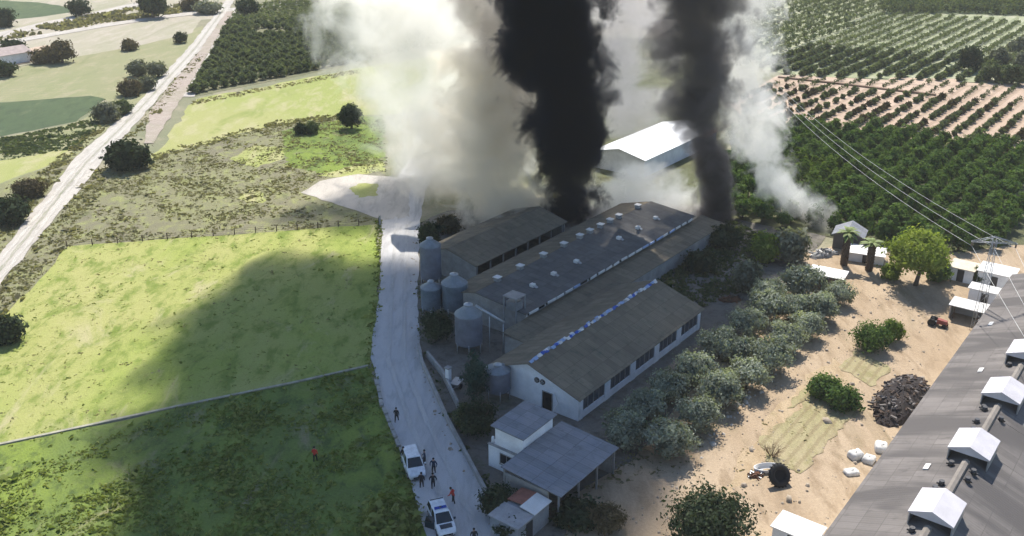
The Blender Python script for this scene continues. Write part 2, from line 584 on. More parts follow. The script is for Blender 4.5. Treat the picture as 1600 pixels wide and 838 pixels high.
S_BED = soil('dry_garden_bed', [(.33, .29, .16), (.37, .31, .19), (.27, .24, .12), (.25, .20, .12)], .2, .9, 5.0, (52, .3), detailc=.4, lines=(37.5, 1.1, (.22, .17, .10), .5), lo=.5)
sheet('garden_bed', poly([(1185, 690), (1262, 628), (1330, 655), (1250, 742), (1195, 722)]), S_BED, .8, .35)
sheet('garden_bed', poly([(1310, 575), (1338, 548), (1392, 578), (1360, 606)]), S_BED, .8, .35)
sheet('garden_bed', poly([(1228, 640), (1262, 600), (1352, 640), (1335, 656), (1262, 626)]), S_BED, .8, .35)


def wheel_track(pxs, off, w, material):
    """a worn strip running along a road, off metres to the side of the line pxs"""
    c = [G(x, y) for x, y in pxs]
    l, r = [], []
    for i in range(len(c)):
        d = (c[min(i + 1, len(c) - 1)] - c[max(i - 1, 0)]).normalized()
        n = Vector((-d.y, d.x, 0))
        l.append(c[i] + n * (off - w / 2))
        r.append(c[i] + n * (off + w / 2))
    sheet('wheel_track', l + r[::-1], material, 1.6, .13)


S_RUT1 = soil('worn_farm_track', [(.50, .485, .465), (.54, .525, .50), (.44, .43, .41), (.38, .37, .35)], .2, 1.2, 9.0, (-14, .2), detailc=.25)
S_RUT2 = soil('worn_dirt_track', [(.50, .465, .42), (.54, .51, .46), (.44, .41, .36), (.40, .37, .32)], .2, 1.2, 9.0, (-30, .2), detailc=.25)
S_CROWN = soil('grassy_road_crown', [(.34, .325, .27), (.38, .36, .30), (.29, .29, .21), (.26, .27, .18)], .2, 1.2, 7.0, (-30, .3), detailc=.35)
CF = [(628, 340), (622, 480), (619, 562), (650, 650), (690, 740), (735, 842), (775, 930)]
for o_ in (-.95, .85):
    wheel_track(CF, o_, .5, S_RUT1)
CD = [(-60, 485), (0, 424), (134, 256), (220, 170), (306, 75), (352, 12)]
wheel_track(CD, 0, .5, S_CROWN)
for o_ in (-1.0, 1.0):
    wheel_track(CD, o_, .55, S_RUT2)

# ------------------------------------------------------------------ vegetation: meshes
def leafquads(r, c, size, flat=0.0, out=None):
    """one small leaf spray (a bent quad) at each of the points c"""
    n = len(c)
    nrm = r.normal(size=(n, 3))
    nrm[:, 2] += flat
    if out is not None:             # leaves face outwards, as on a real crown
        nrm = nrm * .55 + out / (np.linalg.norm(out, axis=1)[:, None] + 1e-6)
    nrm /= np.linalg.norm(nrm, axis=1)[:, None] + 1e-9
    t = np.cross(nrm, r.normal(size=(n, 3)))
    t /= np.linalg.norm(t, axis=1)[:, None] + 1e-9
    b = np.cross(nrm, t)
    s = (size * np.clip(r.lognormal(-.06, .4, size=n), .4, 2.2))[:, None]
    v = np.stack([c - t * s, c - b * s * .55 + nrm * s * .2, c + t * s, c + b * s * .55 + nrm * s * .2], 1).reshape(-1, 3)
    f = np.arange(4 * n).reshape(n, 4)
    return v, f


def crown_points(r, rx, ry, rz, nclump, nleaf, cr, zc, low=-.55, droop=0.0):
    d = r.normal(size=(nclump * 3, 3))
    d /= np.linalg.norm(d, axis=1)[:, None]
    d = d[d[:, 2] > low][:nclump]
    k = len(d)
    rad = (.45 + .5 * r.uniform(size=k) ** .6) * r.uniform(.72, 1.2, size=k)
    cen = d * rad[:, None] * np.array([rx, ry, rz])
    tone = np.clip(.35 + .35 * d[:, 2] * 0 + r.normal(0, .25, size=k), 0, 1)
    pts = np.repeat(cen, nleaf, 0) + r.normal(size=(k * nleaf, 3)) * np.array([cr, cr, cr * .8])
    if droop:
        pts[:, 2] -= droop * np.abs(r.normal(size=len(pts))) * rz
    tn = np.clip(np.repeat(tone, nleaf) + r.normal(0, .12, size=len(pts)), 0, 1)
    pts[:, 2] += zc
    pts[:, 2] = np.maximum(pts[:, 2], .08)
    return pts, tn


def crown_mesh(name, seed, material, rx, ry, rz, zc, nclump, nleaf, leaf, cr, low=-.55, droop=0.0, core=.25, stem=None):
    r = np.random.default_rng(seed)
    p, t = crown_points(r, rx, ry, rz, nclump, nleaf, cr, zc, low, droop)
    v, f = leafquads(r, p, leaf, out=(p - [0, 0, zc - rz * .35]) / [rx, ry, rz])
    nc = int(len(p) * core * .25)
    q = r.normal(size=(nc, 3))
    q /= np.linalg.norm(q, axis=1)[:, None]
    q = q * (r.uniform(size=nc) ** .4)[:, None] * np.array([rx, ry, rz]) * .62
    q[:, 2] += zc
    v2, f2 = leafquads(r, q, leaf * 2.6)
    t2 = r.uniform(0, .3, size=nc)
    if stem:                        # (height, radius): tapered trunk, five sided
        an = np.arange(5) * 1.2566
        ring = np.stack([np.cos(an), np.sin(an), 0 * an], 1)
        v3 = np.vstack([ring * stem[1] * 1.3 + [0, 0, -.05], ring * stem[1] * .7 + [0, 0, stem[0]]])
        f3 = np.array([(k, (k + 1) % 5, 5 + (k + 1) % 5, 5 + k) for k in range(5)])
        n0 = len(v) + len(v2)
        return np_mesh(name, np.vstack([v, v2, v3]), np.vstack([f, f2 + len(v), f3 + n0]), [material, M_BARK], np.concatenate([t, t2, np.zeros(5)]), np.concatenate([np.zeros(len(f) + len(f2)), np.ones(5)]))
    return np_mesh(name, np.vstack([v, v2]), np.vstack([f, f2 + len(v)]), material, np.concatenate([t, t2]))


def trunk_mesh(name, seed, h, r0, spread, n=5, lean=.1):
    r = random.Random(seed)
    mb = MB()
    top = Vector((r.uniform(-lean, lean) * h, r.uniform(-lean, lean) * h, h * .5))
    mb.tube([(0, 0, -.15), top * .5, top], [r0 * 1.25, r0, r0 * .8], 8)
    for i in range(n):
        a = 2 * math.pi * (i + r.uniform(-.3, .3)) / n
        e = Vector((math.cos(a) * spread, math.sin(a) * spread, h * r.uniform(.8, 1.05)))
        mid = top.lerp(e, .5) + Vector((0, 0, -.08 * h))
        mb.tube([top * .96, mid, e], [r0 * .6, r0 * .4, r0 * .15], 6)
    return mb.mesh(name, M_BARK)


L_OLIVE = foliage('olive_leaves', (.18, .205, .165), (.45, .48, .39), .38, .3)
L_CITRUS = foliage('citrus_leaves', (.055, .10, .035), (.145, .21, .065), .38, .35)
L_CITRUSY = foliage('young_citrus_leaves', (.08, .13, .03), (.19, .25, .06), .35, .3)
L_ORCH = foliage('orchard_leaves', (.07, .095, .05), (.155, .18, .09), .38, .35)
L_DARK = foliage('dark_evergreen', (.03, .044, .026), (.075, .095, .055), .28, .3)
L_LIME = foliage('lime_leaves', (.15, .21, .04), (.33, .38, .10), .45, .2)
L_GREYGREEN = foliage('grey_green_leaves', (.13, .14, .10), (.27, .28, .21), .3, .3)
L_BROWN = foliage('rusty_leaves', (.085, .07, .045), (.20, .16, .09), .25, .3)
L_TEAL = foliage('cypress_leaves', (.04, .07, .055), (.11, .155, .12), .2, .3)
L_SCRUB = foliage('dry_weeds', (.17, .155, .095), (.31, .285, .18), .45, .3)
L_GRASS = foliage('green_tufts', (.15, .19, .05), (.34, .36, .13), .4, .3)
L_FAR = foliage('far_orchard_leaves', (.11, .135, .075), (.21, .235, .13), .42, .3)
L_STRAW = foliage('straw_tufts', (.22, .19, .10), (.42, .37, .22), .3, .3)


def plant(name, x, y, crown, trunk, label, cat, group=None, s=1.0, rz=0.0, sz=None):
    o = thing(name, (x, y, 0), rz, label, cat, group)
    o.scale = (s, s, sz or s)
    if trunk:
        link('trunk', trunk, o)
    link('crown', crown, o)
    return o


rr = random.Random(11)
# olive trees beside the pale barn
OLC = [crown_mesh('crown', 20 + i, L_OLIVE, 2.35, 2.35, 1.75, 2.5, 60, 105, .145, .38, -.75, .14) for i in range(4)]
OLT = [trunk_mesh('trunk', 30 + i, 2.6, .2, 1.3) for i in range(2)]
OLIVES = [(1048, 682, 1.05), (979, 668, .95), (1091, 643, 1.0), (1048, 600, 1.0), (1010, 628, .95), (1129, 605, 1.1), (1170, 581, 1.05), (1085, 572, 1.0),
          (1205, 553, 1.0), (1124, 534, 1.0), (1160, 540, .9), (1167, 500, 1.0), (1229, 524, 1.0), (1263, 503, .95), (1200, 476, 1.1), (1205, 452, .95), (1243, 476, .95), (1284, 476, 1.0),
          (1253, 440, 1.1), (1312, 452, .85)]
ORD = ['nearest', 'second', 'third', 'fourth', 'fifth', 'sixth', 'seventh', 'eighth', 'ninth', 'tenth', 'farthest']
ORD2 = {}
for row in (0, 1):
    ks = [i for i, q in enumerate(OLIVES) if (LB(G(q[0], q[1], 2.3))[0] > -40.5) == bool(row)]
    ks.sort(key=lambda i: LB(G(OLIVES[i][0], OLIVES[i][1], 2.3))[1])
    for n, i in enumerate(ks):
        ORD2[i] = 'silvery olive tree, %s from the grey shelter in the row %s' % (ORD[min(n, 9)] if n < len(ks) - 1 else 'last', 'beside the sandy yard' if row else 'beside the white barn')
for i, (px, py, s) in enumerate(OLIVES):
    p = G(px, py, 2.3)
    plant('olive_tree', p.x, p.y, OLC[i % 4], OLT[i % 2], ORD2[i], 'tree', 'olive trees beside the barn', s * rr.uniform(.86, 1.0), rr.uniform(0, 6))

# the dense citrus grove, on the farm grid
GRC = [crown_mesh('crown', 40 + i, L_CITRUS, 1.42, 1.42, 1.7, 1.85, 30, 38, .19, .27, -.6) for i in range(4)]
GRC.append(crown_mesh('crown', 46, L_CITRUSY, 1.42, 1.42, 1.7, 1.85, 30, 38, .19, .27, -.6))
GRT = trunk_mesh('trunk', 50, 1.8, .11, .8, 4)
gp = poly(F_GROVE)
GROVE = []
for i in range(0, 40):
    for j in range(0, 40):
        v = W(-104 + i * 3.6 + rr.uniform(-.3, .3), 138 + j * 3.6 + rr.uniform(-.3, .3))
        GROVE.append((v.x, v.y))
GROVE = np.array(GROVE)
GROVE = GROVE[inside([(p.x, p.y) for p in gp], GROVE)]
dq = GROVE[:, 0]
GROVE = GROVE[np.argsort(np.hypot(GROVE[:, 0], GROVE[:, 1]))]
vis = (np.abs(GROVE[:, 0] / GROVE[:, 1]) < .56)
GV = GROVE[vis]


def far_stuff(name, pts, label, seed, material, rx, rz, n, leaf, cat=None):
    """the farther trees of a plantation, as one mass"""
    r = np.random.default_rng(seed)
    proto = []
    for k in range(4):
        p, t = crown_points(r, rx, rx, rz, n, 6, rx * .28, rz * 1.05, -.6)
        proto.append((*leafquads(r, p, leaf, out=p - [0, 0, rz * .7]), t))
    V, F, T, off = [], [], [], 0
    for i, (x, y) in enumerate(pts):
        v, f, t = proto[i % 4]
        a, s = r.uniform(0, 6.28), r.uniform(.8, 1.2)
        ca, sa = math.cos(a) * s, math.sin(a) * s
        w = np.stack([v[:, 0] * ca - v[:, 1] * sa + x, v[:, 0] * sa + v[:, 1] * ca + y, v[:, 2] * s], 1)
        V.append(w)
        F.append(f + off)
        T.append(np.clip(t + r.normal(0, .15), 0, 1))
        off += len(v)
    o = link(name, np_mesh(name, np.vstack(V), np.vstack(F), material, np.concatenate(T)))
    return tag(o, label, cat, None, 'stuff')


NG = 300
for i, (x, y) in enumerate(GV[:NG]):
    k = i % 4 if not (G(1245, 285) - Vector((x, y, 0))).length < 9 else 4
    plant('orange_tree', x, y, GRC[k], GRT, 'round dark green orange tree in the dense grove beyond the farmyard', 'tree', 'orange trees of the dense grove', rr.uniform(.85, 1.2), rr.uniform(0, 6))
if len(GV) > NG:
    far_stuff('orange_grove', GV[NG:], 'far part of the dense dark green orange grove', 61, L_CITRUS, 1.5, 1.5, 40, .26)


def rows(polyw, b0, nb, db, a0, na, da, jit, skip=0.0):
    out = []
    for i in range(nb):
        for j in range(na):
            if rr.random() < skip:
                continue
            v = W(b0 + i * db + rr.uniform(-jit, jit), a0 + j * da + rr.uniform(-jit, jit))
            out.append((v.x, v.y))
    out = np.array(out)
    out = out[inside([(p.x, p.y) for p in polyw], out)]
    out = out[np.abs(out[:, 0] / out[:, 1]) < .57]
    return out[np.argsort(np.hypot(out[:, 0], out[:, 1]))]


def bushes(name, pts, crowns, label, group, cap, lo=.8, hi=1.2):
    for i, (x, y) in enumerate(pts[:cap]):
        o = link(name, crowns[i % len(crowns)], None, (x, y, 0), rr.uniform(0, 6))
        s = rr.uniform(lo, hi)
        o.scale = (s, s, s * rr.uniform(.9, 1.1))
        tag(o, label, 'tree', group)


SAP = [crown_mesh('small_tree', 70 + i, L_BROWN if i == 1 else L_FAR, .37, .37, .44,   .75, 18, 14, .19, .17, -.8, core=2.2, stem=(.7, .05)) for i in range(3)]
pk = rows(poly(F_PINK), -125, 40, 3.9, 185, 70, 2.0, .16, .18)
bushes('small_tree', pk, SAP, 'small brown green sapling in the rows on pink bare earth', 'saplings on the pink field', 300)
if len(pk) > 300:
    far_stuff('sapling_rows', pk[300:], 'far saplings in rows on pink bare earth', 71, L_ORCH, .5, .55, 14, .15)
FOC = [crown_mesh('orchard_tree', 80 + i, L_FAR, .78, .78, .8, .9, 18, 16, .21, .19, -.7, core=2.2, stem=(.8, .07)) for i in range(3)]
fo = rows(poly(F_FARO), -160, 60, 4.5, 225, 80, 2.1, .16, .04)
bushes('orchard_tree', fo, FOC, 'small dark bush tree in the far orchard rows on pale grass', 'trees of the far orchard', 300)
far_stuff('orchard_rows', fo[300:], 'far dark bush trees in rows on pale grass', 81, L_FAR, .78, .8, 14, .22)
fl = rows(poly(F_FARL), -230, 70, 4.4, 240, 60, 3.4, .3, .05)
far_stuff('orchard_rows', fl, 'dotted dark trees of the farthest orchard behind the smoke', 82, L_FAR, 1.0, 1.0, 14, .3)
fr = rows(poly(F_FARR), -180, 70, 4.6, 300, 50, 3.8, .6, .02)
far_stuff('plantation', fr, 'closed dark tree plantation along the upper edge', 83, L_ORCH, 2.3, 1.7, 20, .5)

# the orchard left of the smoke: rows run nearly across the view
LOC = [crown_mesh('citrus_tree', 90 + i, L_FAR, 1.4, 1.4, 1.1, 1.25, 24, 24, .23, .22, -.7, core=1.4, stem=(1.2, .1)) for i in range(3)]
ol = []
e0, e1 = G(303, 148), G(556, 98)
du = (e1 - e0).normalized()
dn = Vector((-du.y, du.x, 0))
for i in range(66):
    for j in range(60):
        q = e0 + du * (i * 3.0 + 1 + 1.5 * (j % 2) + rr.uniform(-.25, .25)) + dn * (j * 5.4 + 1.5) + Vector((rr.uniform(-.3, .3), rr.uniform(-.3, .3), 0))
        ol.append((q.x, q.y))
ol = np.array(ol)
ol = ol[inside([(p.x, p.y) for p in poly(F_ORCHL)], ol)]
keep = [not (G(425, 52) - Vector((x, y, 0))).length < 6 for x, y in ol]
ol = ol[np.array(keep)]
ol = ol[np.argsort(np.hypot(ol[:, 0], ol[:, 1]))]
seen = ol[(ol[:, 0] < -.13 * ol[:, 1])]
hid = ol[(ol[:, 0] >= -.13 * ol[:, 1])]
bushes('citrus_tree', seen, LOC, 'rounded dark citrus tree in the orchard between dirt road and white smoke', 'citrus trees left of the smoke', 300)
far_stuff('citrus_rows', np.vstack([seen[300:], hid]), 'far rows of the orchard between dirt road and white smoke', 91, L_FAR, 1.3, 1.15, 20, .3)

# lone trees, shrubs and bushes
def lone(name, px, py, w, h, material, label, seed, cat='bush', trunk=True, dens=1.0, leaf=None, droop=0.0, zc=None, cr=None):
    """px, py: where the crown's middle shows; w, h: size in metres"""
    c = G(px, py, h * .5)
    rx = w / 2
    leaf = leaf or max(.13, .07 * w)
    cm = crown_mesh('crown', seed, material, rx * .92, rx * .92, h * .47, zc or h * .54, int(48 * dens), 70, leaf * .8, cr or rx * .2, -.85, droop)
    tm = trunk_mesh('trunk', seed, h * .8, .05 * w, rx * .5) if trunk else None
    return plant(name, c.x, c.y, cm, tm, label, cat)


lone('tree', 200, 246, 7.4, 4.4, L_DARK, 'large dark round tree at the edge of the pale dirt road', 101, 'tree', dens=1.4)
lone('bush', 45, 296, 4.6, 3.0, L_BROWN, 'brown round bush in the weeds left of the dirt road', 102)
lone('bush', 16, 332, 6, 3.4, L_DARK, 'dark bush at the frame edge below the brown bush by the dirt road', 103)
lone('bush', 3, 517, 4.5, 3.0, L_DARK, 'dark bush at the left frame edge beside the bright meadow', 104)
lone('bush', 548, 183, 4.8, 5.2, L_DARK, 'dark upright bush at the left rim of the white smoke', 105)
lone('bush', 470, 202, 2.8, 2.2, L_DARK, 'low dark bush in the scrub, left one of a touching pair', 106)
lone('bush', 487, 200, 2.9, 2.5, L_ORCH, 'low dark bush in the scrub, right one of a touching pair', 107)
for k, (px, py, w, h, mt, lb) in enumerate([
        (215, 108, 5.2, 3.8, L_GREYGREEN, 'grey green tree above the others beside the dirt road'),
        (246, 110, 5, 3.6, L_GREYGREEN, 'grey green tree touching the dirt road in the roadside clump'),
        (203, 138, 5.4, 3.6, L_BROWN, 'brownish tree in the middle of the roadside clump'),
        (228, 132, 4.4, 3.2, L_GREYGREEN, 'small grey green tree between brown tree and dirt road'),
        (166, 176, 5.6, 4, L_GREYGREEN, 'grey green tree lowest in the roadside clump'),
        (192, 168, 4.2, 3, L_ORCH, 'green tree beside the lowest grey tree of the roadside clump')]):
    lone('roadside_tree', px, py, w, h, mt, lb, 110 + k, 'tree')
for k, (px, py, w, h, mt, lb) in enumerate([
        (122, 13, 8, 6, L_DARK, 'dark round tree beside the green field near the far white road'),
        (237, 11, 10, 8, L_DARK, 'big dark blocky tree between the two far white roads'),
        (5, 28, 9, 6, L_DARK, 'dark tree at the left frame edge below the far green field'),
        (95, 82, 7, 6, L_BROWN, 'brown tree at the end of the pale house plot'),
        (66, 88, 6, 4, L_BROWN, 'low brown bush next to the brown tree on the house plot'),
        (20, 74, 7, 4, L_DARK, 'dark bush behind the pale roofed house'),
        (5, 108, 6, 4, L_DARK, 'dark bush in front of the pale roofed house'),
        (282, 60, 4, 3, L_DARK, 'small dark bush alone on tan stubble near the dirt road'),
        (203, 71, 5, 3, L_BROWN, 'dull brown bush alone on the tan field'),
        (386, 12, 8, 6, L_DARK, 'dark round tree at the far end of the dirt road'),
        (326, 13, 9, 4, L_GREYGREEN, 'grey bush left of the far end of the dirt road'),
        (300, 8, 8, 4, L_BROWN, 'brownish bush beside the grey one near the far white road')]):
    lone('tree', px, py, w, h, mt, lb, 130 + k, 'tree', dens=.7)
# far right big round trees
lone('tree', 1517, 92, 6.2, 6.6, L_DARK, 'dark upright tree at the end of the far orchard rows', 150, 'tree', dens=1.2)
for k, (px, py, mt, lb) in enumerate([
        (1548, 112, L_ORCH, 'round crowned tree on the pink field edge next to the dark upright tree'),
        (1583, 117, L_ORCH, 'round crowned tree on the pink field edge at the right frame edge'),
        (1562, 90, L_GREYGREEN, 'pale round tree behind the pair on the pink field edge'),
        (1590, 72, L_GREYGREEN, 'pale round tree highest in the clump beside the far orchard'),
        (1601, 96, L_GREYGREEN, 'pale round tree cut by the right frame edge beside the far orchard')]):
    lone('round_tree', px, py, 5.6, 5, mt, lb, 152 + k, 'tree', dens=.8)['group'] = 'round trees beside the far orchard'
# round the farm and yard
lone('shrub', 1196, 388, 4.0, 4.4, L_LIME, 'bright lime green round shrub above the olive trees', 170, dens=1.2)
lone('shrub', 1234, 384, 5.2, 5.0, L_GREYGREEN, 'feathery grey green shrub beside the lime green one', 171, dens=1.1, droop=.1)
lone('shrub', 1168, 434, 4.2, 3.8, L_GREYGREEN, 'pale shrub at the upper left end of the olive rows', 172)
t = lone('tree', 1434, 398, 8.8, 5.4, L_LIME, 'spreading yellow green tree with bare trunk and round shadow in the yard', 173, 'tree', False, dens=3.6, zc=5.2, cr=.55, leaf=.24)
p = G(1430, 447)
t.location = (p.x, p.y, 0)
link('trunk', trunk_mesh('trunk', 174, 4.6, .3, 2.2, 6), t)
lone('shrub', 1467, 424, 3.4, 3.0, L_CITRUS, 'small dark shrub in front of the spreading yellow green tree', 175)
lone('shrub', 1392, 425, 2.6, 2.2, L_LIME, 'low yellowish shrub left of the spreading tree', 176)
lone('shrub', 1530, 432, 2.2, 2.2, L_ORCH, 'small bush between the white sheds under the pylon', 177)
lone('shrub', 1364, 528, 4.4, 3.4, L_CITRUS, 'dark green citrus shrub, larger of the pair on the yard', 178, dens=1.3, leaf=.17)
lone('shrub', 1396, 517, 2.6, 2.8, L_CITRUSY, 'lighter citrus shrub, smaller of the pair on the yard', 179, leaf=.16)
lone('shrub', 1286, 606, 3.4, 2.2, L_CITRUS, 'low dark green bush on the yard, upper half of the wide clump', 180, dens=1.1, leaf=.2)
lone('shrub', 1318, 624, 3.4, 2.2, L_CITRUS, 'low dark green bush on the yard, lower half of the wide clump', 181, dens=1.1, leaf=.2)
lone('tree', 1110, 815, 6.8, 4.6, L_DARK, 'big dark round tree at the lower frame edge on the sandy yard', 182, 'tree', dens=2.2, leaf=.2)
lone('bush', 948, 812, 3.0, 2.4, L_BROWN, 'yellowish brown bush near the lower frame edge beside the big dark tree', 183, leaf=.16)
lone('bush', 905, 805, 4.0, 1.6, L_DARK, 'low dark bush in the shade beside the metal hut', 184)
lone('hedge_shrub', 780, 785, 3.2, 2.8, L_DARK, 'dark green shrub in front of the grey shelter roof by the road', 185, dens=1.2, leaf=.16)
lone('hedge_shrub', 798, 825, 2.6, 2.2, L_DARK, 'dark shrub between the roadside wall and the metal hut', 186, leaf=.16)
lone('cypress', 741, 592, 2.6, 6.2, L_TEAL, 'tall columnar blue green cypress beside the gable silo', 187, 'tree', dens=1.3, leaf=.14)
lone('hedge_shrub', 748, 655, 4.2, 3.6, L_DARK, 'dark shrub below the columnar cypress, by the white house', 188, dens=1.2, leaf=.16)
lone('hedge_shrub', 728, 652, 2.8, 2.4, L_ORCH, 'smaller shrub between the cypress and the roadside wall', 189, leaf=.15)
lone('hedge_shrub', 682, 512, 4.2, 3.6, L_DARK, 'dark round shrub among the silos at the road', 190, dens=1.3, leaf=.17)
lone('bush', 1130, 372, 4.6, 2.6, L_DARK, 'dark bush behind the far end of the long barn', 191)
lone('bush', 1095, 410, 4.6, 2.4, L_DARK, 'dark bush in the shaded gap between the barns', 192)
lone('bush', 672, 366, 3.6, 3.4, L_DARK, 'dark bush behind the tallest silo beside the road', 193)
lone('bush', 700, 352, 3.4, 2.6, L_BROWN, 'brown bush half lost in white smoke at the first barn', 194)
lone('bush', 610, 812, 4.8, 1.4, L_GRASS, 'low green bush in the meadow corner beside the patrol car', 195)

# bare sprig
sp = thing('dry_shrub', G(1205, 715), 0, 'leafless brown dry shrub beside the dark tyre', 'shrub')
mb = MB()
for i in range(26):
    a = rr.uniform(0, 6.28)
    l = rr.uniform(.8, 1.9)
    e = Vector((math.cos(a) * l * .75, math.sin(a) * l * .75, l * rr.uniform(.35, 1.0)))
    m1 = e * .55 + Vector((rr.uniform(-.1, .1), rr.uniform(-.1, .1), .15))
    mb.tube([(0, 0, 0), m1, e], [.035, .024, .01], 4)
    for k in range(2):
        mb.tube([m1, m1 + Vector((rr.uniform(-.5, .5), rr.uniform(-.5, .5), rr.uniform(.2, .6)))], [.018, .008], 4)
mb.build('stems', plain('dry_stems', (.28, .20, .12), .9), sp)


def palm(px, py, h, label, seed):
    b = G(px, py)
    o = thing('palm_tree', b, 0, label, 'palm')
    r = random.Random(seed)
    mb = MB()
    zs = [0, .3, .6, .8, 1.0]
    mb.tube([(0, 0, z * h) for z in zs], [.5, .46, .44, .5, .42], 10)
    for k in range(int(h / .22)):
        for j in range(8):
            a = j * .785 + k * .4
            z = .2 + k * .22
            mb.tube([(.42 * math.cos(a), .42 * math.sin(a), z), (.6 * math.cos(a), .6 * math.sin(a), z + .2)], [.09, .03], 4)
    mb.build('trunk', M_BARK, o)
    for i in range(22):
        a = i * 2.4
        up = r.uniform(.1, 1.3)
        ln = r.uniform(1.7, 2.3)
        fm = MB()
        prev = None
        for s in range(7):
            t_ = s / 6
            rad = ln * t_ * math.cos(up * (1 - t_ * .4))
            z = h + ln * t_ * math.sin(up) - 1.1 * t_ * t_ * ln * .6
            c = Vector((rad * math.cos(a), rad * math.sin(a), z))
            w = Vector((-math.sin(a), math.cos(a), -.25)) * (.32 * math.sin(math.pi * min(1, t_ * .85 + .1)))
            w2 = Vector((math.sin(a), -math.cos(a), -.25)) * (.32 * math.sin(math.pi * min(1, t_ * .85 + .1)))
            if prev:
                fm.quad(prev[0], c, c + w, prev[0] + prev[1])
                fm.quad(c, prev[0], prev[0] + prev[2], c + w2)
            prev = (c, w, w2)
        fm.build('frond', L_PALM, o)
    return o


L_PALM = plain('palm_fronds', (.16, .21, .05), .7, var=.3, scale=2)
palm(1357, 424, 4.2, 'stout palm with thick dark trunk standing in the sunny yard', 3)
palm(1318, 415, 5.0, 'taller palm beside the dark grey hut near the grove', 4)


# grass, weeds and dry growth that nobody could count
def tufts(name, polyw, n, size, material, label, seed, h=1.0, patch=.05, lim=(-.1, 1), avoid=None):
    r = np.random.default_rng(seed)
    xs = [p.x for p in polyw]
    ys = [p.y for p in polyw]
    pts = np.stack([r.uniform(min(xs), max(xs), n * 4), r.uniform(min(ys), max(ys), n * 4)], 1)
    pts = pts[inside([(p.x, p.y) for p in polyw], pts)]
    if avoid:
        pts = pts[~inside([(p.x, p.y) for p in poly(avoid)], pts)]
    g = np.sin(pts[:, 0] * patch * 3.1 + np.sin(pts[:, 1] * patch * 2.3) * 2) * np.sin(pts[:, 1] * patch * 4.3 + np.sin(pts[:, 0] * patch * 2.9) * 2) + r.normal(0, .45, len(pts))
    pts = pts[(g > lim[0]) & (g < lim[1] + 3)][:n]
    k = len(pts)
    per = 4
    c = np.repeat(pts, per, 0)
    s = np.repeat(size * r.lognormal(0, .35, k), per)
    off = r.normal(size=(k * per, 2)) * s[:, None] * .45
    c = np.hstack([c + off, np.zeros((k * per, 1))])
    a = r.uniform(0, 6.28, k * per)
    t = np.stack([np.cos(a), np.sin(a), 0 * a], 1) * s[:, None] * .5
    ln = np.stack([r.normal(0, .4, k * per), r.normal(0, .4, k * per), np.ones(k * per) * h], 1) * s[:, None]
    base = .09
    v = np.stack([c - t, c + t, c + t * .55 + ln, c - t * .55 + ln], 1).reshape(-1, 3)
    f = np.arange(len(v)).reshape(-1, 4)
    tn = np.clip(np.repeat(r.normal(.45, .25, k), per), 0, 1)
    return tag(link(name, np_mesh(name, v, f, material, tn)), label, None, None, 'stuff')


tufts('meadow_grass', NEARW, 5500, .14, L_GRASS, 'yellow green grass tufts on the sunlit meadow', 301, .5)
tufts('straw_grass', NEARW, 2500, .15, L_STRAW, 'straw coloured dry tufts on the sunlit meadow', 302, .5, .09)
tufts('weeds', LOWW, 7000, .26, L_GRASS, 'coarse green weeds on the nearest field', 303, .6, .08, (.1, 1))
tufts('dry_scrub', SCRUBW, 7000, .3, L_SCRUB, 'brown dry scrub between meadow and dirt road', 304, .45, .07, (-.2, 1), [(465, 304), (498, 280), (560, 270), (650, 275), (650, 345), (598, 348), (535, 330)])
tufts('verge_weeds', poly([(-90, 540), (0, 450), (150, 268), (235, 172), (310, 82), (322, 84), (250, 175), (165, 275), (110, 384), (0, 500), (-90, 600)]), 1800, .38, L_SCRUB, 'dry weeds along the verge of the dirt road', 305, .6, .1, (-.3, 1))
tufts('verge_weeds', poly([(-90, 470), (0, 392), (115, 244), (200, 170), (190, 165), (100, 240), (0, 330), (-90, 420)]), 2000, .4, L_SCRUB, 'dry weeds on the far side of the dirt road', 306, .6, .1, (-.3, 1))
tufts('verge_weeds', poly([(586, 345), (598, 345), (594, 470), (582, 560), (602, 640), (642, 742), (670, 842), (655, 842), (630, 742), (590, 640), (572, 560), (582, 470)]), 1800, .22, L_GRASS, 'rank grass along the meadow side of the farm road', 312, .7, .2, (-.6, 1))
tufts('verge_weeds', poly([(650, 440), (664, 440), (672, 562), (712, 655), (805, 835), (795, 838), (700, 662), (655, 560)]), 700, .22, L_ORCH, 'dark weeds along the farm side of the road', 313, .7, .2, (-.4, 1))
tufts('verge_weeds', poly([(300, 158), (565, 108), (566, 114), (300, 165)]), 900, .3, L_STRAW, 'straw along the lower edge of the citrus orchard', 314, .6, .2, (-.5, 1))
tufts('verge_weeds', poly([(240, 252), (430, 200), (560, 184), (560, 176), (430, 190), (240, 242)]), 1200, .35, L_SCRUB, 'dry weeds between yellow grass and scrub', 315, .6, .2, (-.5, 1))
tufts('dry_grass', poly([(1185, 690), (1262, 628), (1330, 655), (1250, 742), (1195, 722)]), 500, .17, L_STRAW, 'dry yellow grass on the garden bed in the yard', 316, .5, .3, (-.3, 1))
tufts('yard_weeds', poly([(1130, 740), (1180, 670), (1290, 560), (1340, 560), (1300, 700), (1230, 740)]), 500, .16, L_STRAW, 'sparse dry weeds on the sandy yard', 307, .5, .2)
tufts('shade_weeds', poly([(880, 850), (905, 770), (1000, 700), (1120, 580), (1240, 440), (1290, 440), (1200, 590), (1060, 740), (960, 760)]), 2500, .22, L_SCRUB, 'dry undergrowth below the olive trees', 308, .6, .1, (-.5, 1))
tufts('farmyard_weeds', poly([(830, 400), (1040, 395), (1140, 345), (1220, 380), (1180, 440), (1100, 480)]), 2500, .35, L_ORCH, 'dark weeds in the shaded gap behind the barns', 309, .8, .1, (-.6, 1))
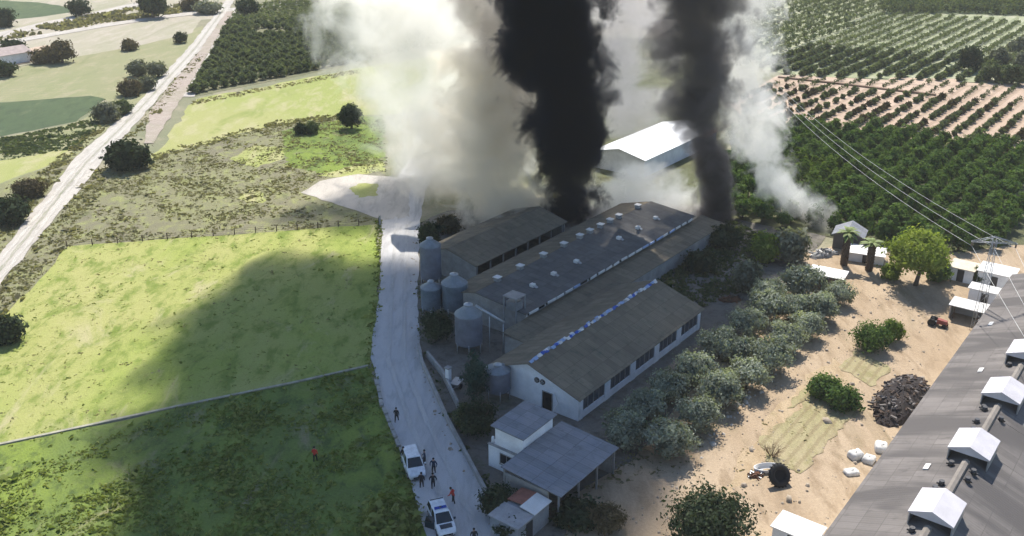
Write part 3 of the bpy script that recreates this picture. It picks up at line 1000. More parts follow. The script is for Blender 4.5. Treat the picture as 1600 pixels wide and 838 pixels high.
tufts('far_scrub', poly([(-60, 78), (60, 42), (140, 27), (230, 8), (320, 8), (320, 16), (150, 39), (0, 66)]), 900, .9, L_SCRUB, 'dry vines and scrub between the two far white roads', 310, .7, .05, (-.2, 1))
tufts('crop_rows', poly([(0, 218), (110, 196), (160, 178), (180, 176), (118, 232), (0, 252)]), 900, .5, L_ORCH, 'greenish crop in a band left of the dirt road', 311, .5, .06, (-.2, 1))


def stones(polyw, n, size, material, label, seed):
    r = np.random.default_rng(seed)
    xs, ys = [p.x for p in polyw], [p.y for p in polyw]
    pts = np.stack([r.uniform(min(xs), max(xs), n * 4), r.uniform(min(ys), max(ys), n * 4)], 1)
    pts = pts[inside([(p.x, p.y) for p in polyw], pts)][:n]
    k = len(pts)
    cube = np.array([(-1, -1, 0), (1, -1, 0), (1, 1, 0), (-1, 1, 0), (-.7, -.7, 1), (.7, -.7, 1), (.7, .7, 1), (-.7, .7, 1)], float)
    fc = np.array([(0, 1, 5, 4), (1, 2, 6, 5), (2, 3, 7, 6), (3, 0, 4, 7), (4, 5, 6, 7)])
    s_ = size * r.lognormal(0, .5, k)
    v = cube[None] * (s_[:, None] * r.uniform(.6, 1.2, (k, 3)))[:, None, :] * r.uniform(.75, 1.2, (k, 8, 3))
    a = r.uniform(0, 6.28, k)
    x = v[..., 0] * np.cos(a)[:, None] - v[..., 1] * np.sin(a)[:, None] + pts[:, :1]
    y = v[..., 0] * np.sin(a)[:, None] + v[..., 1] * np.cos(a)[:, None] + pts[:, 1:]
    v = np.stack([x, y, v[..., 2] + .1], 2).reshape(-1, 3)
    f = (fc[None] + 8 * np.arange(k)[:, None, None]).reshape(-1, 4)
    return tag(link('stones', np_mesh('stones', v, f, material)), label, None, None, 'stuff')


M_STONE = plain('field_stone', (.40, .33, .25), .95, var=.35, scale=1.5)
stones(poly([(960, 838), (1120, 660), (1240, 540), (1340, 430), (1480, 470), (1480, 560), (1300, 838)]), 500, .075, M_STONE, 'small stones strewn over the sandy yard', 401)
stones(poly([(1070, 720), (1180, 600), (1240, 540), (1250, 545), (1190, 615), (1085, 730)]), 160, .13, plain('pale_stone', (.55, .50, .43), .95, var=.3), 'pale stones along the edge of the olive rows', 402)
stones(poly([(655, 345), (652, 480), (660, 562), (700, 660), (796, 842), (770, 842), (690, 680), (645, 562), (640, 480), (645, 345)]), 220, .07, M_STONE, 'loose stones on the shoulder of the farm road', 403)

# ------------------------------------------------------------------ barns
def at_farm(name, b, a, label, cat, group=None):
    return thing(name, W(b, a), -TH, label, cat, group)


def gable_barn(name, b0, b1, br, a0, a1, ze0, zr, ze1, mroof0, mroof1, mwall, label, over=.35, front=True):
    """local X across, Y along; origin at (b0, a0)"""
    o = at_farm(name, b0, a0, label, 'barn')
    w, l, r = b1 - b0, a1 - a0, br - b0
    for nm, y0, y1 in (('gable_wall', .0, .25), ('gable_wall', l - .25, l)):
        MB().prism([(0, 0), (w, 0), (w, ze1 - .08), (r, zr - .08), (0, ze0 - .08)], y0, y1).build(nm, mwall, o)
    s0 = (zr - ze0) / r
    s1 = (zr - ze1) / (w - r)
    nseg = max(1, round(l / 6.2))
    rv = random.Random(int(a0 * 10))
    for side in (0, 1):
        for k in range(nseg):           # runs of sheets, each a little out of line with the next
            y0 = -over + (l + 2 * over) * k / nseg
            y1 = -over + (l + 2 * over) * (k + 1) / nseg - .012
            dz = rv.uniform(-.015, .015)
            if side == 0:
                pts = [(-over, y0, ze0 - over * s0 + dz), (r - .01, y0, zr + dz), (r - .01, y1, zr + dz), (-over, y1, ze0 - over * s0 + dz)]
                MB().slab(pts, .07).build('roof_sheet', mroof0, o)
            else:
                pts = [(r + .01, y0, zr + dz), (w + over, y0, ze1 - over * s1 + dz), (w + over, y1, ze1 - over * s1 + dz), (r + .01, y1, zr + dz)]
                MB().slab(pts, .07).build('roof_sheet', mroof1, o)
    return o, w, l, r


# the near barn: white gable, dark door, two round fans, windowed long side
b3, w3, l3, r3 = gable_barn('livestock_barn', -59.4, -47.5, -54.0, 73.4, 101.0, 2.9, 5.0, 2.9, M_ROOFBROWN, M_ROOFBROWN, M_WHITEWALL,
                            'white walled barn with brown roof and blue flecked ridge beside the olive trees')
MB().box(0, .2, .26, l3 - .26, 0, 2.75).build('side_wall', M_WHITEWALL, b3)
sw = MB()
sw.box(w3 - .2, w3, .26, l3 - .26, 0, .9)
sw.box(w3 - .2, w3, .26, l3 - .26, 2.35, 2.8)
sw.build('side_wall', M_WHITEWALL, b3)
nwin = 5
bay = (l3 - .52) / nwin
for k in range(nwin + 1):
    y = .26 + bay * k
    h = .55
    MB().box(w3 - .21, w3 + .06, max(y - h, .27), min(y + h, l3 - .27), .0, 2.79).build('pilaster', M_WHITEWALL, b3)
M_NET = plain('window_netting', (.075, .085, .10), .8, var=.35, scale=1.2)
for k in range(nwin):
    y0, y1 = .26 + bay * k + .552, .26 + bay * (k + 1) - .552
    wn = MB().box(w3 - .14, w3 - .1, y0, y1, .901, 2.349).build('window', M_NET, b3)
    fr_ = MB()
    for j in range(5):
        yy = y0 + (y1 - y0) * j / 4
        fr_.box(w3 - .099, w3 - .04, max(yy - .04, y0), min(yy + .04, y1), .902, 2.348)
    fr_.build('mullion', M_STEEL, wn)
    MB().box(w3 - .099, w3 + .04, y0, y1, .86, .93).build('sill', M_WHITEWALL, wn)
dr = MB().box(7.3, 8.5, -.03, -.004, .0, 2.15).build('door', M_DARK, b3)
df = MB()
df.box(7.2, 7.3, -.07, -.004, 0, 2.25)
df.box(8.5, 8.6, -.07, -.004, 0, 2.25)
df.box(7.3, 8.5, -.07, -.004, 2.15, 2.25)
df.build('frame', M_STEEL, dr)
for x in (6.5, 7.25):
    fm = MB()
    fm.tube([(x, -.12, 3.25), (x, -.003, 3.25)], .32, 16)
    fo_ = fm.build('fan', M_DARKMETAL, b3)
    bl = MB()
    for j in range(6):
        a = j * math.pi / 3
        bl.quad((x, -.125, 3.25), (x + .27 * math.cos(a), -.125, 3.25 + .27 * math.sin(a)), (x + .27 * math.cos(a + .5), -.14, 3.25 + .27 * math.sin(a + .5)), (x + .02, -.13, 3.25))
    bl.build('blade', M_STEEL, fo_)
MB().tube([(8.9, -.15, 2.6), (9.6, -.4, 1.6), (9.2, -1.2, .4), (8.4, -1.6, .05)], .06, 6).build('hose', M_WHITEROOF, b3)
# open ridge: white flaps and blue plastic pieces
for k in range(64):
    y = .4 + k * (l3 - .8) / 63
    if rr.random() < .04:
        continue
    big = rr.uniform(.16, .3)
    tl = rr.uniform(-.25, .25)
    x = r3 + rr.uniform(-.18, .18)
    f1 = MB().hexa([(x - big, y - .30, 5.02), (x + big, y - .28 + tl, 5.02), (x + big, y + .24 + tl, 5.02), (x - big, y + .26, 5.02),
                    (x - big * .3, y - .28, 5.02 + rr.uniform(.1, .26)), (x + big * .8, y - .26 + tl, 5.1), (x + big * .8, y + .2 + tl, 5.1), (x - big * .3, y + .24, 5.02 + rr.uniform(.1, .26))])
    f1.build('ridge_flap', rr.choice((M_BLUE, M_PALEBLUE, M_PALEBLUE, M_WHITEROOF, M_WHITEROOF, M_WHITEROOF, M_STEEL)), b3)

# the long barn with two roof pitches, chimney vents and a clerestory over a lean-to
b2, w2, l2, r2 = gable_barn('long_barn', -76.0, -63.2, -70.9, 85.0, 128.5, 3.1, 4.5, 3.8, M_ROOFBROWN, M_ROOFBLUE, M_CONCRETE,
                            'longest barn with rows of square roof vents and a white clerestory strip')
MB().box(0, .2, .26, l2 - .26, 0, 2.85).build('side_wall', M_CONCRETE, b2)
MB().box(w2 - .2, w2, .26, l2 - .26, 0, 3.05).build('side_wall', M_CONCRETE, b2)
lean = MB()
MB().slab([(w2 + .03, -4.6, 3.02), (w2 + 4.1, -4.6, 2.5), (w2 + 4.1, l2 + 3.2, 2.5), (w2 + .03, l2 + 3.2, 3.02)], .07).build('lean_to_roof', M_ROOFBROWN, b2)
MB().box(w2 + 3.75, w2 + 3.95, -4.3, l2 + 2.9, 0, 2.36).build('lean_to_wall', M_CONCRETE, b2)
MB().box(w2 + .1, w2 + 3.74, -4.3, -4.1, 0, 2.4).build('lean_to_wall', M_CONCRETE, b2)
MB().box(w2 + .1, w2 + 3.74, l2 + 2.7, l2 + 2.9, 0, 2.4).build('lean_to_wall', M_CONCRETE, b2)
ncl = 22
for k in range(ncl):
    y0, y1 = .3 + k * (l2 - .6) / ncl, .3 + (k + 1) * (l2 - .6) / ncl
    cw = MB().box(w2 - .16, w2 - .1, y0 + .02, y1 - .02, 3.06, 3.66).build('clerestory_window', M_GLASS, b2)
    MB().box(w2 - .1, w2 - .02, y0 + .02, y0 + .22, 3.06, 3.66).build('mullion', M_WHITEWALL, cw)
    # eave board in lengths, white, some slipped or missing
    dz = rr.uniform(-.1, .05)
    ye = y0 + (y1 - y0) * rr.uniform(.62, .97)
    if rr.random() < .9:
        MB().hexa([(w2 + .37, y0, 3.5 + dz), (w2 + .5, y0, 3.5 + dz), (w2 + .5, ye, 3.5), (w2 + .37, ye, 3.5),
                   (w2 + .37, y0, 3.78 + dz), (w2 + .5, y0, 3.78 + dz), (w2 + .5, ye, 3.78), (w2 + .37, ye, 3.78)]).build('eave_board', M_PALEBLUE if rr.random() < .3 else M_WHITEROOF, b2)


def local(o, v):
    return o.matrix_basis.inverted() @ v


vent_px = [(782, 438), (819, 420), (855, 401), (889, 385), (914, 372), (930, 364), (949, 356), (963, 348), (977, 341), (1009, 326)]
for px, py in vent_px:
    q = local(b2, G(px, py, 4.7))
    y = q.y
    v = MB()
    v.box(r2 - .36, r2 + .36, y - .36, y + .36, 4.3, 4.95)
    ch = v.build('vent', M_STEEL, b2)
    MB().slab([(r2 - .46, y - .46, 5.08), (r2 + .46, y - .46, 5.08), (r2 + .46, y + .46, 5.08), (r2 - .46, y + .46, 5.08)], .1).build('cap', M_WHITEROOF, ch)
for px, py in [(808, 465), (843, 448), (877, 430), (914, 411), (979, 374), (1010, 358), (1039, 343)]:
    q = local(b2, G(px, py, 4.4))
    x = 9.3
    z = 4.5 - (x - r2) * (.7 / (w2 - r2))
    v = MB().box(x - .3, x + .3, q.y - .3, q.y + .3, z - .1, z + .38)
    ch = v.build('roof_hatch', M_WHITEROOF, b2)
    MB().slab([(x + .31, q.y - .3, z + .2), (x + .75, q.y - .2, z + .02), (x + .75, q.y + .25, z + .02), (x + .31, q.y + .3, z + .2)], .05).build('flap', M_STEEL, ch)
# feed intake housing on the near end
fh = MB()
for x in (w2 - 2.6, w2 - .7):
    for y in (-.9, .9):
        fh.box(x - .08, x + .08, y - .08, y + .08, 2.4, 5.6)
fh.box(w2 - 2.7, w2 - .6, -1.0, 1.0, 5.6, 5.75)
fh.box(w2 - 2.4, w2 - .9, -.7, .7, 3.9, 5.0)
fh.build('feed_intake', M_STEEL, b2)

# the first barn, open sided, half under the smoke
b1, w1, l1, r1 = gable_barn('open_barn', -88.2, -78.3, -83.4, 93.8, 115.5, 3.2, 4.6, 3.3, M_ROOFBROWN, M_ROOFBROWN, M_CONCRETE,
                            'brown roofed open barn under the black smoke next to the silos')
MB().box(0, .2, .26, l1 - .26, 0, 2.75).build('side_wall', M_CONCRETE, b1)
MB().box(w1 - .5, w1 - .3, .26, l1 - .26, 0, .8).build('side_wall', M_WOOD, b1)
for k in range(8):
    y = .5 + k * (l1 - 1) / 7
    MB().box(w1 - .28, w1 - .1, y - .09, y + .09, 0, 3.1).build('post', M_CONCRETE, b1)


# the big barn in the lower right corner with roof hoods
b4, w4, l4, r4 = gable_barn('great_barn', -18.3, -4.6, -11.45, 52.0, 134.0, 3.8, 6.4, 3.8, M_ROOFBIG, M_ROOFBIG, M_WHITEWALL,
                            'huge grey stained barn roof with white hoods along its ridge')
MB().box(0, .25, .26, l4 - .26, 0, 3.6).build('side_wall', M_WHITEWALL, b4)
MB().box(w4 - .25, w4, .26, l4 - .26, 0, 3.6).build('side_wall', M_WHITEWALL, b4)
M_HOOD = plain('pale_hood_sheet', (.60, .57, .585), .55, var=.14, scale=.7)
hood_y = [LB(G(px, py, 7.2))[1] - 52.0 for px, py in ((1465, 790), (1527, 693), (1570, 608), (1612, 548))]
hood_y = [hood_y[0] - 11] + hood_y + [hood_y[-1] + 10.3, hood_y[-1] + 20.6, hood_y[-1] + 31]
for k, y in enumerate(hood_y):
    hm = MB()
    hl, hw, e, t_ = 1.95, 1.75, 7.05, 7.75
    hm.slab([(r4 - hw, y - hl, e), (r4, y - hl, t_), (r4, y + hl, t_), (r4 - hw, y + hl, e)], .09)
    hm.slab([(r4 + .005, y - hl, t_), (r4 + hw, y - hl, e), (r4 + hw, y + hl, e), (r4 + .005, y + hl, t_)], .09)
    hd = hm.build('roof_hood', M_HOOD, b4)
    for s in (-1, 1):
        MB().prism([(r4 - hw + .1, 6.85), (r4 + hw - .1, 6.85), (r4 + hw - .1, 6.97), (r4, 7.66), (r4 - hw + .1, 6.97)], y + s * (hl - .12) - .03, y + s * (hl - .12) + .03).build('end_plate', M_HOOD, hd)
        MB().box(r4 + s * (hw - .12) - .05, r4 + s * (hw - .12) + .05, y - hl + .16, y + hl - .16, 5.7, 6.96).build('side_board', M_STEEL, hd)
    if k + 1 < len(hood_y):
        ym = (y + hood_y[k + 1]) / 2
        half = (hood_y[k + 1] - y) / 2 - hl - .25
        MB().prism([(r4 - .34, 6.2), (r4 + .34, 6.2), (r4 + .27, 6.54), (r4, 6.66), (r4 - .27, 6.54)], ym - half, ym + half).build('ridge_cap', plain('tan_ridge', (.25, .22, .19), .8), b4)
        for j in range(5):          # dark fan motors and brackets beside the cap
            yy = ym + half * rr.uniform(-.9, .9)
            sx = rr.choice((-1, 1)) * rr.uniform(.7, 1.15)
            zz = 6.4 - abs(sx) * .38
            fb = MB().tube([(r4 + sx, yy, zz - .1), (r4 + sx, yy, zz + .45)], [.26, .22], 10).build('fan_motor', M_DARKMETAL, b4)
            MB().box(r4 + sx - .4, r4 + sx + .4, yy - .05, yy + .05, zz + .02, zz + .16).build('bracket', M_DARKMETAL, fb)
for px, py in ((1550, 498), (1532, 580), (1447, 735)):
    q = local(b4, G(px, py, 5.0))
    z = 3.8 + q.x * (2.6 / r4) + .03
    MB().hexa([(q.x - .22, q.y - .5, z - .05 - .08), (q.x + .22, q.y - .5, z + .03), (q.x + .22, q.y + .5, z + .03), (q.x - .22, q.y + .5, z - .13),
               (q.x - .22, q.y - .5, z), (q.x + .22, q.y - .5, z + .17), (q.x + .22, q.y + .5, z + .17), (q.x - .22, q.y + .5, z)]).build('skylight', M_WHITEROOF, b4)


# ------------------------------------------------------------------ silos
def silo(px, py, rad, h, label, mat_, cone=1.0, leg=1.2, cap=True):
    o = thing('feed_silo', G(px, py), rr.uniform(0, 1), label, 'silo')
    nr = 9
    prof = []
    for k in range(nr):                 # ribbed rings
        z0 = leg + (h - leg) * k / nr
        z1 = leg + (h - leg) * (k + 1) / nr
        prof += [(rad, z0 + .01), (rad * 1.012, (z0 + z1) / 2), (rad, z1 - .01)]
    MB().lathe(prof, 24).build('barrel', mat_, o)
    MB().lathe([(rad * 1.04, h), (rad * 1.03, h + .05), (rad * .3, h + cone), (rad * .28, h + cone + .15)], 24).build('roof_cone', M_SILOTOP, o)
    MB().lathe([(.2, .35), (rad * .97, leg)], 20).build('hopper', mat_, o)
    for j in range(6):
        a = j * math.pi / 3
        MB().tube([(rad * .96 * math.cos(a), rad * .96 * math.sin(a), 0), (rad * .99 * math.cos(a), rad * .99 * math.sin(a), leg + .3)], .06, 6).build('leg', M_STEEL, o)
    if cap:
        MB().lathe([(rad * .34, h + cone + .15), (rad * .34, h + cone + .25), (.02, h + cone + .4)], 14).build('lid', M_STEEL, o)
    lad = MB()
    for s in (-.18, .18):
        lad.tube([(rad * 1.05, s, .4), (rad * 1.05, s, h + .1)], .025, 5)
    for k in range(int(h / .35)):
        lad.tube([(rad * 1.05, -.18, .5 + k * .35), (rad * 1.05, .18, .5 + k * .35)], .018, 4)
    lad.build('ladder', M_STEEL, o)
    return o


M_SILOTOP = plain('dull_silo_cone', (.25, .28, .31), .6, .3)
M_SILO = plain('dull_blue_steel', (.16, .20, .24), .6, .3, var=.3, scale=.7, bmp=.05)
M_SILO2 = plain('pale_grey_steel', (.20, .21, .25), .6, .3, var=.25, scale=.7, bmp=.05)
silo(674, 445, 1.45, 6.0, 'tallest narrow blue grey silo at the head of the farm road', M_SILO2, .8)
silo(675, 492, 1.35, 4.0, 'squat silo nearest the road in the touching silo pair', M_SILO, .6)
silo(711, 492, 1.65, 4.6, 'broad cone topped silo in the touching silo pair', M_SILO, 1.0)
silo(733, 548, 1.65, 5.0, 'big grey violet silo with feed pipe running to the long barn', M_SILO2, 1.0)
silo(778, 622, 1.4, 3.6, 'grey silo standing against the white barn gable', M_SILO2, .4)
fp = thing('feed_pipe', G(752, 486, 5.6), 0, 'pale slanting feed pipe from the big silo to the long barn', 'pipe')
p0, p1 = Vector((0, 0, 0)), G(788, 505, 4.2) - G(752, 486, 5.6)
MB().tube([p0 - (p1 - p0) * .25 + Vector((0, 0, .3)), p1], .17, 8).build('pipe', M_STEEL, fp)
sb = MB()
for t_ in (.35, .95):
    q = p0.lerp(p1, t_)
    sb.tube([q, q + Vector((0, 0, -(5.6 + q.z)))], .07, 6)
sb.build('support', M_STEEL, fp)

# ------------------------------------------------------------------ house, shelter, hut
hs = at_farm('farm_house', -50.0, 60.2, 'small two storey white house with grey flat roof by the road', 'house')
MB().box(0, 4.05, 1.2, 6.1, 0, 2.6).build('ground_floor', M_WHITEWALL, hs)
MB().box(.65, 4.0, 1.45, 6.3, 2.62, 4.75).build('upper_floor', M_WHITEWALL, hs)
MB().slab([(.35, 1.1, 4.9), (4.3, 1.1, 4.78), (4.3, 6.65, 4.9), (.35, 6.65, 5.02)], .12).build('roof', M_ROOFGREY, hs)
MB().box(-.06, 4.12, 1.12, 1.44, 2.6, 2.68).build('string_course', M_CONCRETE, hs)
wn = MB().box(1.5, 3.0, 1.17, 1.196, 1.05, 2.1).build('window', M_GLASS, hs)
wf = MB()
wf.box(1.42, 1.5, 1.14, 1.195, .97, 2.18)
wf.box(3.0, 3.08, 1.14, 1.195, .97, 2.18)
wf.box(1.5, 3.0, 1.14, 1.195, 2.1, 2.18)
wf.box(2.22, 2.28, 1.15, 1.169, 1.05, 2.1)
wf.build('frame', M_STEEL, wn)
MB().box(1.4, 3.1, 1.08, 1.195, .89, .969).build('sill', M_CONCRETE, wn)
MB().box(-.06, -.004, 2.4, 3.3, 0, 2.05).build('door', M_WOOD, hs)
MB().tube([(.25, 1.6, 2.6), (.25, 1.6, 3.3)], [.16, .14], 8).build('chimney_pot', M_WHITEWALL, hs)

sh = at_farm('open_shelter', -45.9, 58.1, 'large grey sheet roof shelter with open dark side next to the white house', 'shelter')
for k in range(4):
    x0, x1 = 6.75 * k / 4, 6.75 * (k + 1) / 4 - .012
    zz = lambda x: 3.5 - .06 * x
    MB().slab([(x0, 0, zz(x0) + .012 * (k % 2)), (x1, 0, zz(x1) + .012 * (k % 2)), (x1, 9.8, zz(x1) + .012 * (k % 2)), (x0, 9.8, zz(x0) + .012 * (k % 2))], .08).build('roof_sheet', M_ROOFGREY, sh)
for y in (.25, 3.4, 6.5, 9.5):
    MB().box(6.3, 6.45, y - .08, y + .08, 0, 3.0).build('post', M_STEEL, sh)
MB().box(.15, .35, .2, 9.6, 0, 3.3).build('back_wall', M_CONCRETE, sh)
MB().box(.4, 6.2, 9.4, 9.6, 0, 3.0).build('end_wall', M_CONCRETE, sh)
MB().box(.4, 5.2, .2, .4, 0, 2.9).build('front_wall', M_CONCRETE, sh)
ht = at_farm('metal_hut', -43.2, 53.2, 'pale metal hut with reddish and white roof sheets at the lower frame edge', 'hut')
MB().box(0, 3.0, 0, 4.6, 0, 2.25).build('wall', plain('pale_ribbed_wall', (.36, .38, .41), .6, .3, var=.3), ht)
MB().slab([(-.15, 2.6, 2.42), (1.55, 2.6, 2.62), (1.55, 4.75, 2.62), (-.15, 4.75, 2.42)], .08).build('roof_sheet', M_TERRA, ht)
MB().slab([(1.56, 2.2, 2.63), (3.2, 2.2, 2.45), (3.2, 4.75, 2.45), (1.56, 4.75, 2.63)], .08).build('roof_sheet', M_WHITEROOF, ht)
MB().slab([(-.15, -.2, 2.40), (3.2, -.2, 2.40), (3.2, 2.15, 2.40), (-.15, 2.15, 2.40)], .08).build('roof_sheet', M_STEEL, ht)
MB().box(3.004, 3.06, 1.2, 2.1, 0, 1.95).build('door', M_DARKMETAL, ht)

# ------------------------------------------------------------------ sheds at the far end of the yard
def shed(name, px, py, w, l, z0, z1, label, mroof, mwall, rz=-TH, open_front=False):
    """px, py: roof middle"""
    c = G(px, py, (z0 + z1) / 2)
    o = thing(name, (c.x, c.y, 0), rz, label, 'shed')
    MB().slab([(-w / 2, -l / 2, z0), (w / 2, -l / 2, z0), (w / 2, l / 2, z1), (-w / 2, l / 2, z1)], .09).build('roof', mroof, o)
    h0, h1 = z0 - .12, z1 - .12
    def wall(x0, x1, y0, y1):
        za = z0 + (z1 - z0) * (y0 + l / 2) / l - .12
        zb = z0 + (z1 - z0) * (y1 + l / 2) / l - .12
        MB().hexa([(x0, y0, 0), (x1, y0, 0), (x1, y1, 0), (x0, y1, 0), (x0, y0, za), (x1, y0, za), (x1, y1, zb), (x0, y1, zb)]).build('wall', mwall, o)
    e = .2
    wall(-w / 2 + e, -w / 2 + e + .15, -l / 2 + e, l / 2 - e)
    wall(w / 2 - e - .15, w / 2 - e, -l / 2 + e, l / 2 - e)
    wall(-w / 2 + e + .16, w / 2 - e - .16, l / 2 - e - .15, l / 2 - e)
    if not open_front:
        wall(-w / 2 + e + .16, w / 2 - e - .16, -l / 2 + e, -l / 2 + e + .15)
        MB().box(-.45, .45, -l / 2 + e - .04, -l / 2 + e - .004, 0, min(1.9, z0 - .2)).build('door', M_DARKMETAL, o)
    else:
        for s in (-.33, .33):
            MB().box(s * w - .06, s * w + .06, -l / 2 + e, -l / 2 + e + .12, 0, z0 - .1).build('post', M_WOOD, o)
    return o


shed('shed', 1294, 425, 5.0, 2.9, 2.3, 2.5, 'brick shed with white sheet roof behind the olive rows', M_WHITEROOF, plain('brown_block', (.22, .16, .13), .9), -TH + .12)
shed('shed', 1507, 414, 3.6, 3.2, 2.1, 2.3, 'cream roofed shed nearest the spreading tree', plain('cream_sheet', (.66, .58, .44), .7), M_WHITEWALL)
shed('shed', 1560, 421, 4.8, 3.6, 2.4, 2.6, 'wide white roofed shed behind the great barn corner', M_WHITEROOF, M_WHITEWALL)
shed('shed', 1543, 451, 4.4, 2.0, 2.3, 2.5, 'narrow white roof between two white sheds at the barn corner', M_WHITEROOF, M_WHITEWALL)
shed('shed', 1515, 476, 4.4, 2.6, 2.0, 2.25, 'white roofed open shed with dark front beside the great barn', M_WHITEROOF, M_CONCRETE, open_front=True)
shed('shed', 1248, 823, 4.0, 2.8, 2.2, 2.2, 'small bright white roof at the lower frame edge beside the great barn', M_WHITEROOF, M_WHITEWALL)
shed('shed', 1355, 391, 5.4, 3.4, 1.5, 1.7, 'low white roofed pen behind the stout palm', M_WHITEROOF, M_WHITEWALL, -TH + .25)
# dark gabled hut by the grove
gh = thing('hut', G(1322, 392), -TH + .2, 'dark grey gabled hut half hidden by the taller palm', 'hut')
MB().prism([(-2.1, 0), (2.1, 0), (2.1, 2.5), (0, 3.5), (-2.1, 2.5)], 0, 3.6).build('wall', plain('dark_block', (.11, .10, .095), .9), gh)
MB().slab([(-2.4, -.3, 2.4), (0, -.3, 3.62), (0, 3.9, 3.62), (-2.4, 3.9, 2.4)], .1).build('roof_slope', M_ROOFGREY, gh)
MB().slab([(.01, -.3, 3.62), (2.4, -.3, 2.4), (2.4, 3.9, 2.4), (.01, 3.9, 3.62)], .1).build('roof_slope', M_ROOFGREY, gh)
MB().box(-.5, .5, -.05, -.004, 0, 2).build('door', M_DARK, gh)
# white warehouse beyond the fire
wc = thing('warehouse', G(928, 262), -TH, 'bright white low warehouse roof seen between the two dark smoke columns', 'warehouse')
M_BRIGHT = plain('bright_white_sheet', (.80, .80, .80), .5, var=.08, scale=.4)
ww, wl = 11.0, 27.0
MB().prism([(0, 0), (ww, 0), (ww, 3.4), (ww * .5, 4.6), (0, 3.4)], .1, wl).build('wall', M_WHITEWALL, wc)
for k in range(5):
    y0, y1 = -.2 + k * 5.45, -.2 + (k + 1) * 5.45 - .02
    MB().slab([(-.3, y0, 3.45), (ww * .5 - .01, y0, 4.75), (ww * .5 - .01, y1, 4.75), (-.3, y1, 3.45)], .1).build('roof_sheet', M_BRIGHT, wc)
    MB().slab([(ww * .5 + .01, y0, 4.75), (ww + .3, y0, 3.45), (ww + .3, y1, 3.45), (ww * .5 + .01, y1, 4.75)], .1).build('roof_sheet', M_BRIGHT, wc)
shed('shed', 1092, 206, 6, 5, 3.2, 3.6, 'small red roofed building behind the grey smoke column', M_TERRA, M_WHITEWALL)
shed('shed', 722, 207, 6.5, 4.5, 3.0, 3.4, 'pale roofed building faint in the white smoke', M_BRIGHT, M_WHITEWALL)
hp = thing('house', G(14, 98), -.6, 'pale roofed house at the left frame edge among bushes', 'house')
MB().prism([(-4, 0), (4, 0), (4, 3), (0, 4.4), (-4, 3)], -5, 5).build('wall', M_WHITEWALL, hp)
MB().slab([(-4.4, -5.3, 2.95), (0, -5.3, 4.5), (0, 5.3, 4.5), (-4.4, 5.3, 2.95)], .1).build('roof_slope', plain('pale_pink_tiles', (.42, .34, .31), .9), hp)
MB().slab([(.01, -5.3, 4.5), (4.4, -5.3, 2.95), (4.4, 5.3, 2.95), (.01, 5.3, 4.5)], .1).build('roof_slope', MATS['pale_pink_tiles'], hp)
MB().box(-.5, .5, -5.05, -5.004, 0, 2).build('door', M_WOOD, hp)
sheet('yard', poly([(-20, 110), (10, 84), (70, 72), (98, 72), (100, 90), (40, 100)]), S_PINK, 2, .5)


# ------------------------------------------------------------------ walls, channel, fence
def strip_wall(name, pxs, w, h, material, label, cat, gap=0.0, piece=None, jitter=0.0):
    pts = [G(x, y) for x, y in pxs]
    o = thing(name, pts[0], 0, label, cat)
    org = pts[0]
    for i in range(len(pts) - 1):
        p, q = pts[i], pts[i + 1]
        L = (q - p).length
        n = max(1, round(L / piece)) if piece else 1
        d = (q - p).normalized()
        nn = Vector((-d.y, d.x, 0)) * (w / 2)
        for k in range(n):
            a = p.lerp(q, k / n) - org
            b = p.lerp(q, (k + 1) / n) - org - d * gap
            j = Vector((rr.uniform(-jitter, jitter), rr.uniform(-jitter, jitter), 0))
            hh = h * rr.uniform(1 - jitter * 2, 1)
            a, b = a + j, b + j
            up = Vector((0, 0, hh))
            MB().hexa([a - nn, b - nn, b + nn, a + nn, a - nn + up, b - nn + up, b + nn + up, a + nn + up]).build('wall_length', material, o)
    return o


strip_wall('roadside_wall', [(654, 545), (660, 572), (700, 662), (741, 740), (797, 845)], .28, .75, M_CONCRETE, 'low grey wall along the farm side of the road', 'wall', .02, 5.0)
strip_wall('stone_edging', [(588, 596), (598, 640), (620, 690), (641, 744)], .4, .38, plain('broken_stone', (.42, .40, .36), .95, var=.35, scale=2), 'broken pale stone edging between road and meadow', 'wall', .35, 1.7, .12)
strip_wall('irrigation_channel', [(-60, 710), (0, 696), (300, 632), (470, 597), (576, 573)], .34, .22, plain('channel_concrete', (.40, .38, .30), .95, var=.35), 'thin pale irrigation channel crossing the meadow', 'channel', .05, 9.0, .03)
strip_wall('inner_wall', [(668, 560), (692, 590), (716, 640)], .25, 1.0, M_CONCRETE, 'short yard wall between the road wall and the cypress', 'wall', .02, 4.0)
strip_wall('earth_bank', [(1216, 122), (1300, 131), (1400, 143), (1462, 150)], 1.1, .5, plain('brown_bank', (.24, .16, .11), .95), 'brown earth bank between pink field and far orchard', 'bank', 0, 20)
gp_ = thing('gate_pillar', G(701, 602), -TH, 'white gate pillar beside the dark yard opening', 'pillar')
MB().box(-.25, .25, -.25, .25, 0, 2.2).build('shaft', M_WHITEWALL, gp_)
MB().slab([(-.33, -.33, 2.34), (.33, -.33, 2.34), (.33, .33, 2.34), (-.33, .33, 2.34)], .14).build('cap', M_CONCRETE, gp_)
ct = thing('handcart', G(714, 607), -.4, 'small pale metal cart next to the white gate pillar', 'cart')
MB().hexa([(-.4, -.7, .5), (.4, -.7, .5), (.4, .7, .5), (-.4, .7, .5), (-.55, -.85, .95), (.55, -.85, .95), (.55, .85, .95), (-.55, .85, .95)]).build('tray', M_STEEL, ct)
for s in (-.5, .5):
    MB().tube([(s - .05, 0, .33), (s + .05, 0, .33)], .33, 14).build('wheel', M_TYRE, ct)
hb = MB()
for s in (-.35, .35):
    hb.tube([(s, -.8, .7), (s, -1.5, .85)], .03, 6)
